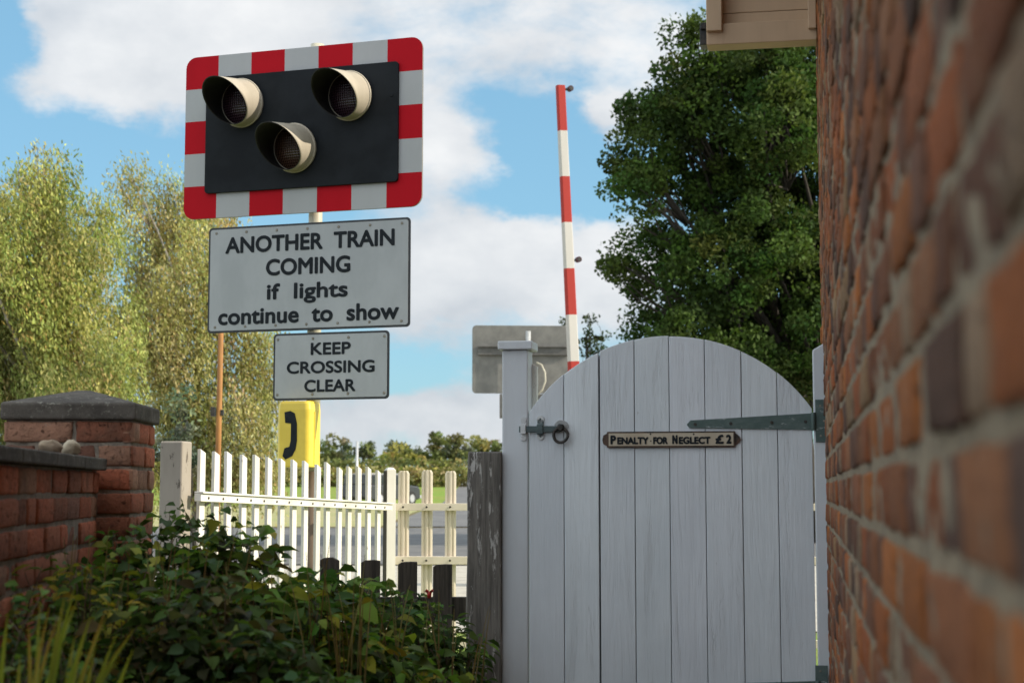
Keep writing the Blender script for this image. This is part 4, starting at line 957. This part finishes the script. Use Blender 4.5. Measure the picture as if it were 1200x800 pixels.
tree('birch_tree', 'tall yellowing birch at the far left above the brick pier', 'tree',
     [(15, 210, 30), (62, 205, 28), (95, 235, 26), (8, 270, 45), (55, 275, 45), (98, 290, 30), (20, 340, 50), (75, 350, 45), (110, 350, 28), (15, 420, 50), (70, 420, 45), (115, 420, 35), (40, 480, 45), (100, 480, 40), (140, 470, 34), (150, 410, 26), (-50, 260, 60), (-60, 380, 70), (-40, 470, 60), (130, 530, 34), (60, 540, 40)],
     30, 50, .072, 112, .38, BIR, 'birch_bark', .14, droop=1.1, dd=1.6, fill=4.4, fringe=.28, jit=.24)
BIR2 = [(.40, .345, .135), (.44, .375, .155), (.33, .31, .105), (.47, .40, .18), (.27, .27, .095), (.37, .35, .12)]
tree('birch_tree', 'thin crowned golden birch behind the crossing signal', 'tree',
     [(152, 205, 20), (182, 208, 20), (212, 215, 18), (240, 235, 24), (160, 255, 26), (205, 265, 30), (250, 290, 30), (170, 320, 34), (225, 340, 36), (275, 350, 30), (165, 390, 34), (220, 410, 36), (275, 420, 34), (310, 400, 22), (180, 460, 34), (235, 480, 34), (290, 480, 32), (320, 460, 20), (215, 525, 30), (270, 530, 30), (315, 525, 22)],
     34, 232, .074, 100, .38, BIR2, 'birch_bark', .12, droop=1.05, dd=1.5, fill=4.0, fringe=.32, jit=.24)
tree('cypress_tree', 'dusty blue green bushy conifer low behind the grey post', 'tree', [(212, 470, 14), (205, 500, 18), (222, 500, 16), (200, 530, 18), (222, 535, 20), (185, 535, 14)], 24, 210, .07, 60, .22, [(.12, .15, .10), (.09, .125, .085), (.15, .17, .115)], 'bark', .06, dd=.3, fill=1.2)
tree('sapling_tree', 'small sparse dark sapling beyond the far signal board', 'tree', [(692, 372, 7), (686, 390, 9), (700, 395, 9), (690, 410, 10), (664, 374, 6), (702, 412, 7), (676, 400, 7), (690, 440, 14)], 44, 688, .10, 26, .17, [(.035, .055, .018), (.045, .065, .02)], 'bark', .06, dd=.3, fill=.9)
# field hedges and far trees
FG = 'distant trees beyond the field'
T1 = [(.17, .185, .075), (.20, .20, .08), (.14, .16, .065)]; T2 = [(.115, .135, .085), (.135, .15, .09), (.10, .12, .08)]; TY = [(.31, .29, .09), (.36, .32, .10), (.27, .26, .08)]
tree('distant_tree', 'distant rounded green tree directly beside the telephone box', 'tree', [(385, 520, 9), (380, 532, 9), (389, 534, 8), (384, 544, 10)], 190, 384, .55, 60, 1.0, T1, 'bark', .3, FG, dd=1)
tree('distant_tree', 'small dark distant tree right of the rounded green one', 'tree', [(402, 524, 7), (396, 534, 8), (408, 534, 8), (402, 543, 9)], 260, 402, .6, 55, 1.1, T2, 'bark', .3, FG, dd=1)
tree('distant_tree', 'broad domed distant tree directly behind the marker post', 'tree', [(425, 523, 9), (418, 532, 9), (433, 532, 9), (426, 541, 12)], 250, 426, .6, 55, 1.1, T2 + T1, 'bark', .3, FG, dd=1)
tree('distant_tree', 'low yellow green bushy distant tree', 'tree', [(472, 530, 8), (460, 535, 8), (483, 535, 8), (470, 542, 9), (455, 542, 7), (488, 542, 7)], 170, 471, .5, 60, .9, TY, 'bark', .25, FG, dd=1)
tree('distant_tree', 'dark distant tree rising just behind the yellow green one', 'tree', [(464, 523, 5), (458, 527, 5), (470, 527, 6), (486, 530, 5), (464, 535, 8)], 270, 464, .6, 50, 1.1, T2, 'bark', .25, FG, dd=1)
tree('distant_tree', 'pointed distant tree at the left of the large clump', 'tree', [(510, 512, 4), (509, 519, 6), (512, 527, 8), (504, 533, 8), (515, 537, 10), (498, 538, 8)], 220, 508, .55, 60, .95, T1, 'bark', .3, FG, dd=1)
tree('distant_tree', 'largest dark olive distant tree near the weathered post', 'tree', [(532, 518, 8), (540, 514, 6), (524, 525, 9), (540, 526, 11), (530, 537, 12), (548, 534, 9)], 210, 533, .55, 60, .95, T1 + T2, 'bark', .3, FG, dd=1)
tree('distant_tree', 'wide yellowish distant thicket meeting the weathered post', 'tree', [(560, 524, 8), (575, 523, 8), (590, 524, 8), (566, 533, 11), (582, 533, 11), (605, 530, 12)], 180, 575, .5, 60, .9, TY + T1, 'bark', .25, FG, dd=1)
def hedge(name, label, d, px0, px1, ytop, step, r, leaf, clump, per, pal):
    k = d / F; C = []; zg = zt(0, d); px = px0
    while px < px1:
        top = P(px, ytop + random.uniform(-2.2, 2.2), d); z = zg + .15
        while z < top.z: C.append((top.x + random.uniform(-.3, .3), d + random.uniform(-1.3, 1.3), z)); z += r * 1.1
        C.append((top.x, d + random.uniform(-.5, .5), top.z - clump * .5)); px += step
    C = np.array(C); bx = C[0, 0]; C -= np.array([bx, d, zg]); idx = np.repeat(np.arange(len(C)), per); N = len(idx)
    pos = C[idx] + ball(N, .1) * clump * np.array([1.3, 1.2, 1]); colr = np.clip(pick(pal, len(C), .22)[idx] * (1 + rng.normal(size=(N, 1)) * .2), .005, .6); pos[:, 2] = np.maximum(pos[:, 2], 0.02)
    o = leaf_obj(name, pos, rng.normal(size=(N, 3)), leaf * rng.uniform(.7, 1.3, N), leaf * .6, colr, M['leaf_far']); o.location = (bx, d, zg); tag(o, label, 'hedge'); return o
hedge('scrub_hedge', 'rough tan and green scrub bank along the far side of the grass', 112, -60, 1000, 551, 7, .55, .32, .62, 46, [(.30, .27, .10), (.25, .25, .08), (.34, .29, .13), (.20, .21, .065)])
hedge('field_hedge', 'long dark green field hedge below the distant trees', 160, -60, 1000, 542, 7, .8, .42, .9, 44, [(.16, .17, .06), (.12, .135, .05), (.20, .19, .07)])
# ------------------------------------------------------------------ foreground shrubs
def shrub(name, label, cat, px, ytop, d, wpx, nst, lp, leaf, pal, stemcol='stem', h_var=.3, lean=.25, group='shrubs in the garden bed', wr=.55, low=.25):
    nst = int(nst * 1.8); lp += 6; leaf *= 1.15
    top = P(px, ytop, d); k = d / F; W = wpx * k; H = top.z
    t = thing(name, label, cat, (top.x, d, 0), 0, group); m = MB(); C = []; A = []; up = []; Ls = []
    for s in range(nst):
        a = random.uniform(0, 2 * math.pi); q = math.sqrt(random.random()); bx, by = math.cos(a) * q * W * .28, math.sin(a) * q * W * .25
        ex, ey = math.cos(a) * q * W * .5 + random.gauss(0, W * .06), math.sin(a) * q * W * .42 + random.gauss(0, W * .06)
        h = H * (1 - h_var * random.random() ** 1.5 - .16 * q * q); pts = []
        cv = Vector((random.gauss(0, .05), random.gauss(0, .05), 0))
        for i in range(7):
            f = i / 6; p = Vector((bx + (ex - bx) * f ** 1.6, by + (ey - by) * f ** 1.6, h * (1 - (1 - f) ** 1.25) - (.05 * f ** 6))) + cv * math.sin(math.pi * f); pts.append(p)
        m.tube(pts, [.0042 * (1 - .13 * i) for i in range(7)], 5)
        for j in range(lp):
            f = low + (1 - low) * (j + random.random()) / lp; f = min(f, 1.0); i = min(int(f * 6), 5); p = pts[i].lerp(pts[i + 1], f * 6 - i); an = j * 2.4 + random.uniform(-.5, .5)
            dr = Vector((math.cos(an), math.sin(an), random.uniform(-.35, .45))); l = leaf * random.uniform(.55, 1.3); pet = random.uniform(.3, 2.2) * leaf * (1.1 - .5 * f)
            C.append(p + dr * (l * .5 + pet)); A.append(dr + Vector((0, 0, random.uniform(-.5, .1)))); up.append((0, 0, 1)); Ls.append(l)
    m.build('stems', M[stemcol], t)
    C = np.array(C); A = np.array(A); Ls = np.array(Ls); n = len(C)
    leaf_obj('foliage', C, A, Ls, Ls * wr * rng.uniform(.8, 1.25, n), pick(pal, n, .25), M['leaf'], t, True, np.array(up)); return t
G1 = [(.09, .165, .03), (.065, .12, .026), (.13, .215, .035), (.045, .085, .022), (.10, .14, .035), (.26, .26, .035), (.15, .24, .035)]
G2 = [(.055, .10, .028), (.075, .125, .032), (.040, .07, .02), (.115, .18, .036), (.085, .135, .06)]
G3 = [(.12, .18, .036), (.075, .13, .03), (.18, .22, .036), (.32, .28, .035), (.055, .095, .025), (.42, .33, .04)]
G4 = [(.09, .07, .03), (.06, .07, .025), (.13, .10, .035), (.04, .05, .02)]
L_ = [('leafy_shrub', 'dull green shrub at the bottom left corner under the garden wall', 15, 640, 3.0, 190, 46, 26, .036, G2),
      ('leafy_shrub', 'green and yellow leaved shrub in front of the garden wall', 88, 618, 3.7, 210, 52, 28, .040, G3),
      ('leafy_shrub', 'brown stemmed shrub right below the brick pier', 150, 592, 4.3, 180, 48, 28, .040, G1),
      ('climbing_shrub', 'tall tangled shrub climbing beside the grey post', 213, 552, 5.0, 150, 48, 26, .042, G2),
      ('leafy_shrub', 'reddish tipped shrub covering the start of the picket gate', 272, 592, 4.8, 170, 46, 26, .040, G4[1:3] + G1),
      ('leafy_shrub', 'broad leaved green shrub below the telephone box', 335, 634, 4.5, 170, 48, 26, .047, G1),
      ('leafy_shrub', 'shrub with toothed leaves in front of the old stake fence', 392, 642, 5.2, 150, 44, 26, .040, G1),
      ('leafy_shrub', 'bright green low shrub before the two right hand stakes', 440, 655, 5.5, 130, 42, 26, .040, [(.06, .11, .025), (.045, .085, .025), (.085, .14, .03)]),
      ('leafy_shrub', 'fine leaved fresh green shrub hiding the foot of the two right hand stakes', 488, 676, 5.75, 110, 46, 28, .030, [(.07, .13, .028), (.09, .17, .03), (.055, .10, .025), (.16, .22, .04)]),
      ('leafy_shrub', 'dark straggly shrub touching the weathered post', 515, 692, 5.6, 90, 34, 26, .034, G2),
      ('leafy_shrub', 'dense low shrub at the bottom below the picket gate', 430, 712, 4.6, 230, 52, 28, .043, G1),
      ('leafy_shrub', 'dark bare stemmed shrub in the middle of the bed', 240, 646, 3.7, 230, 56, 22, .038, G2 + G4),
      ('leafy_shrub', 'low spreading dark shrub in front of the bare stemmed one', 330, 712, 3.6, 260, 48, 28, .040, G2),
      ('leafy_shrub', 'small leaved shrub behind the strap leaved clump', 60, 728, 2.7, 230, 44, 26, .032, G2),
      ('leafy_shrub', 'narrow leafy shrub at the foot of the white gate post', 525, 765, 5.2, 70, 26, 24, .036, G2)]
for (nm, lab, px, yt, d, w, ns, lp, lf, pal) in L_:
    shrub(nm, lab, 'shrub', px, yt, d, w, ns, lp, lf * random.choice((.8, 1.0, 1.2)), pal, wr=random.choice((.36, .5, .62, .74)), low=.5 if 'bare' in lab else .22)
def blade_mesh(t, o, specs, c0s, c1s, wmin, wmax, name):
    vs = []; fs = []; cols = []
    for (tip, b) in specs:
        w = random.uniform(wmin, wmax); n = 10; k = len(vs)
        mid = b.lerp(tip, .55) + Vector((-(tip.x - b.x) * .25, 0, abs(tip.z - b.z) * .12)); tw = random.uniform(-.7, .7); c0 = np.array(random.choice(c0s)); c1 = np.array(random.choice(c1s))
        for i in range(n + 1):
            f = i / n; p = b * (1 - f) ** 2 + mid * 2 * f * (1 - f) + tip * f * f; ww = w * (1 - f ** 3) * .98 + .0006; sd = Vector((math.cos(tw), math.sin(tw), 0)) * ww
            vs += [p - sd, p + Vector((0, .003, 0)), p + sd]; c = c0 * (1 - f ** 2.5) + c1 * f ** 2.5; cols += [c, c * .85, c]
            if i: a = k + 3 * i; fs += [(a - 3, a - 2, a + 1, a), (a - 2, a - 1, a + 2, a + 1)]
    m = MB()
    for v, c in zip(vs, cols): m.cc = tuple(c); m.add([v], [])
    for f in fs: m.f.append(list(f)); m.mi.append(0); m.sm.append(True)
    return m.build(name, M['leaf'], t, color=True)
def blades():
    d = 2.75; o = P(75, 573, d); t = thing('strap_leaf_plant', 'clump of long yellow green strap leaves at the bottom left', 'plant', (o.x, o.y, 0))
    tips = [(48, 705), (56, 712), (90, 690), (92, 702), (70, 722), (120, 714), (128, 722), (155, 737), (152, 742), (135, 742), (30, 730), (100, 738), (45, 760), (110, 760), (20, 770), (140, 770), (85, 745), (60, 770), (12, 720), (160, 760), (75, 700), (105, 722)]
    sp = []
    for (px, py) in tips:
        tip = P(px + random.uniform(-4, 4), py, d - .12 + random.uniform(-.1, .1)) - Vector((o.x, o.y, 0)); sp.append((tip, Vector((tip.x * .3 - .05 + random.uniform(-.05, .05), random.uniform(-.05, .05) - .1, .45))))
    blade_mesh(t, o, sp, [(.15, .25, .035), (.20, .27, .035), (.11, .20, .03)], [(.38, .20, .04), (.30, .30, .04), (.32, .27, .045)], .0055, .0085, 'blades')
    # dry grass stalks poking out of the shrubs
    for i, (x0, x1, yt, d, n, lab) in enumerate(((60, 260, 640, 4.0, 46, 'thin dry stalks standing among the shrubs below the brick pier'), (250, 430, 655, 4.4, 40, 'thin dry stalks standing among the shrubs below the telephone box'), (400, 570, 705, 5.0, 26, 'thin wispy stalks leaning among the shrubs beside the weathered post'))):
        o = P((x0 + x1) / 2, 573, d); t = thing('dry_stalk_tuft', lab, 'dry stalks', (o.x, o.y, 0), 0, 'dry stalks in the garden bed'); sp = []
        for k in range(n):
            px = random.uniform(x0, x1); b = P(px, 573, d + random.uniform(-.25, .25)); b = Vector((b.x - o.x, b.y - o.y, random.uniform(.2, .5)))
            tip = P(px + random.gauss(0, 22), yt + random.uniform(-30, 90), d + random.uniform(-.35, .1)) - Vector((o.x, o.y, 0)); sp.append((tip, b))
        blade_mesh(t, o, sp, [(.16, .10, .05), (.20, .15, .07), (.10, .07, .03)], [(.30, .22, .11), (.22, .13, .06), (.34, .28, .15)], .0015, .0034, 'stalks')
    # red flower by the stakes
    p = P(503, 697, 5.7); t = thing('red_flower', 'single small red flower among the shrubs by the stakes', 'flower', (p.x, p.y, 0)); m = MB(); m.tube(bend((0, 0, 0), (0, 0, p.z), 4, .03), .002, 5); m.build('stem', M['stem'], t)
    m = MB()
    for k in range(6):
        a = k * 1.047; c = Vector((math.cos(a) * .01, math.sin(a) * .01, p.z + .005)); e = c + Vector((math.cos(a) * .012, math.sin(a) * .012, .016)); s = Vector((-math.sin(a), math.cos(a), 0)) * .008
        m.add([c * 1, c.lerp(e, .6) + s, e, c.lerp(e, .6) - s], [(0, 1, 2, 3)])
    m.tube([(0, 0, p.z - .01), (0, 0, p.z + .012)], [.007, .009], 8); m.build('petals', M['red_plastic'], t)
blades()
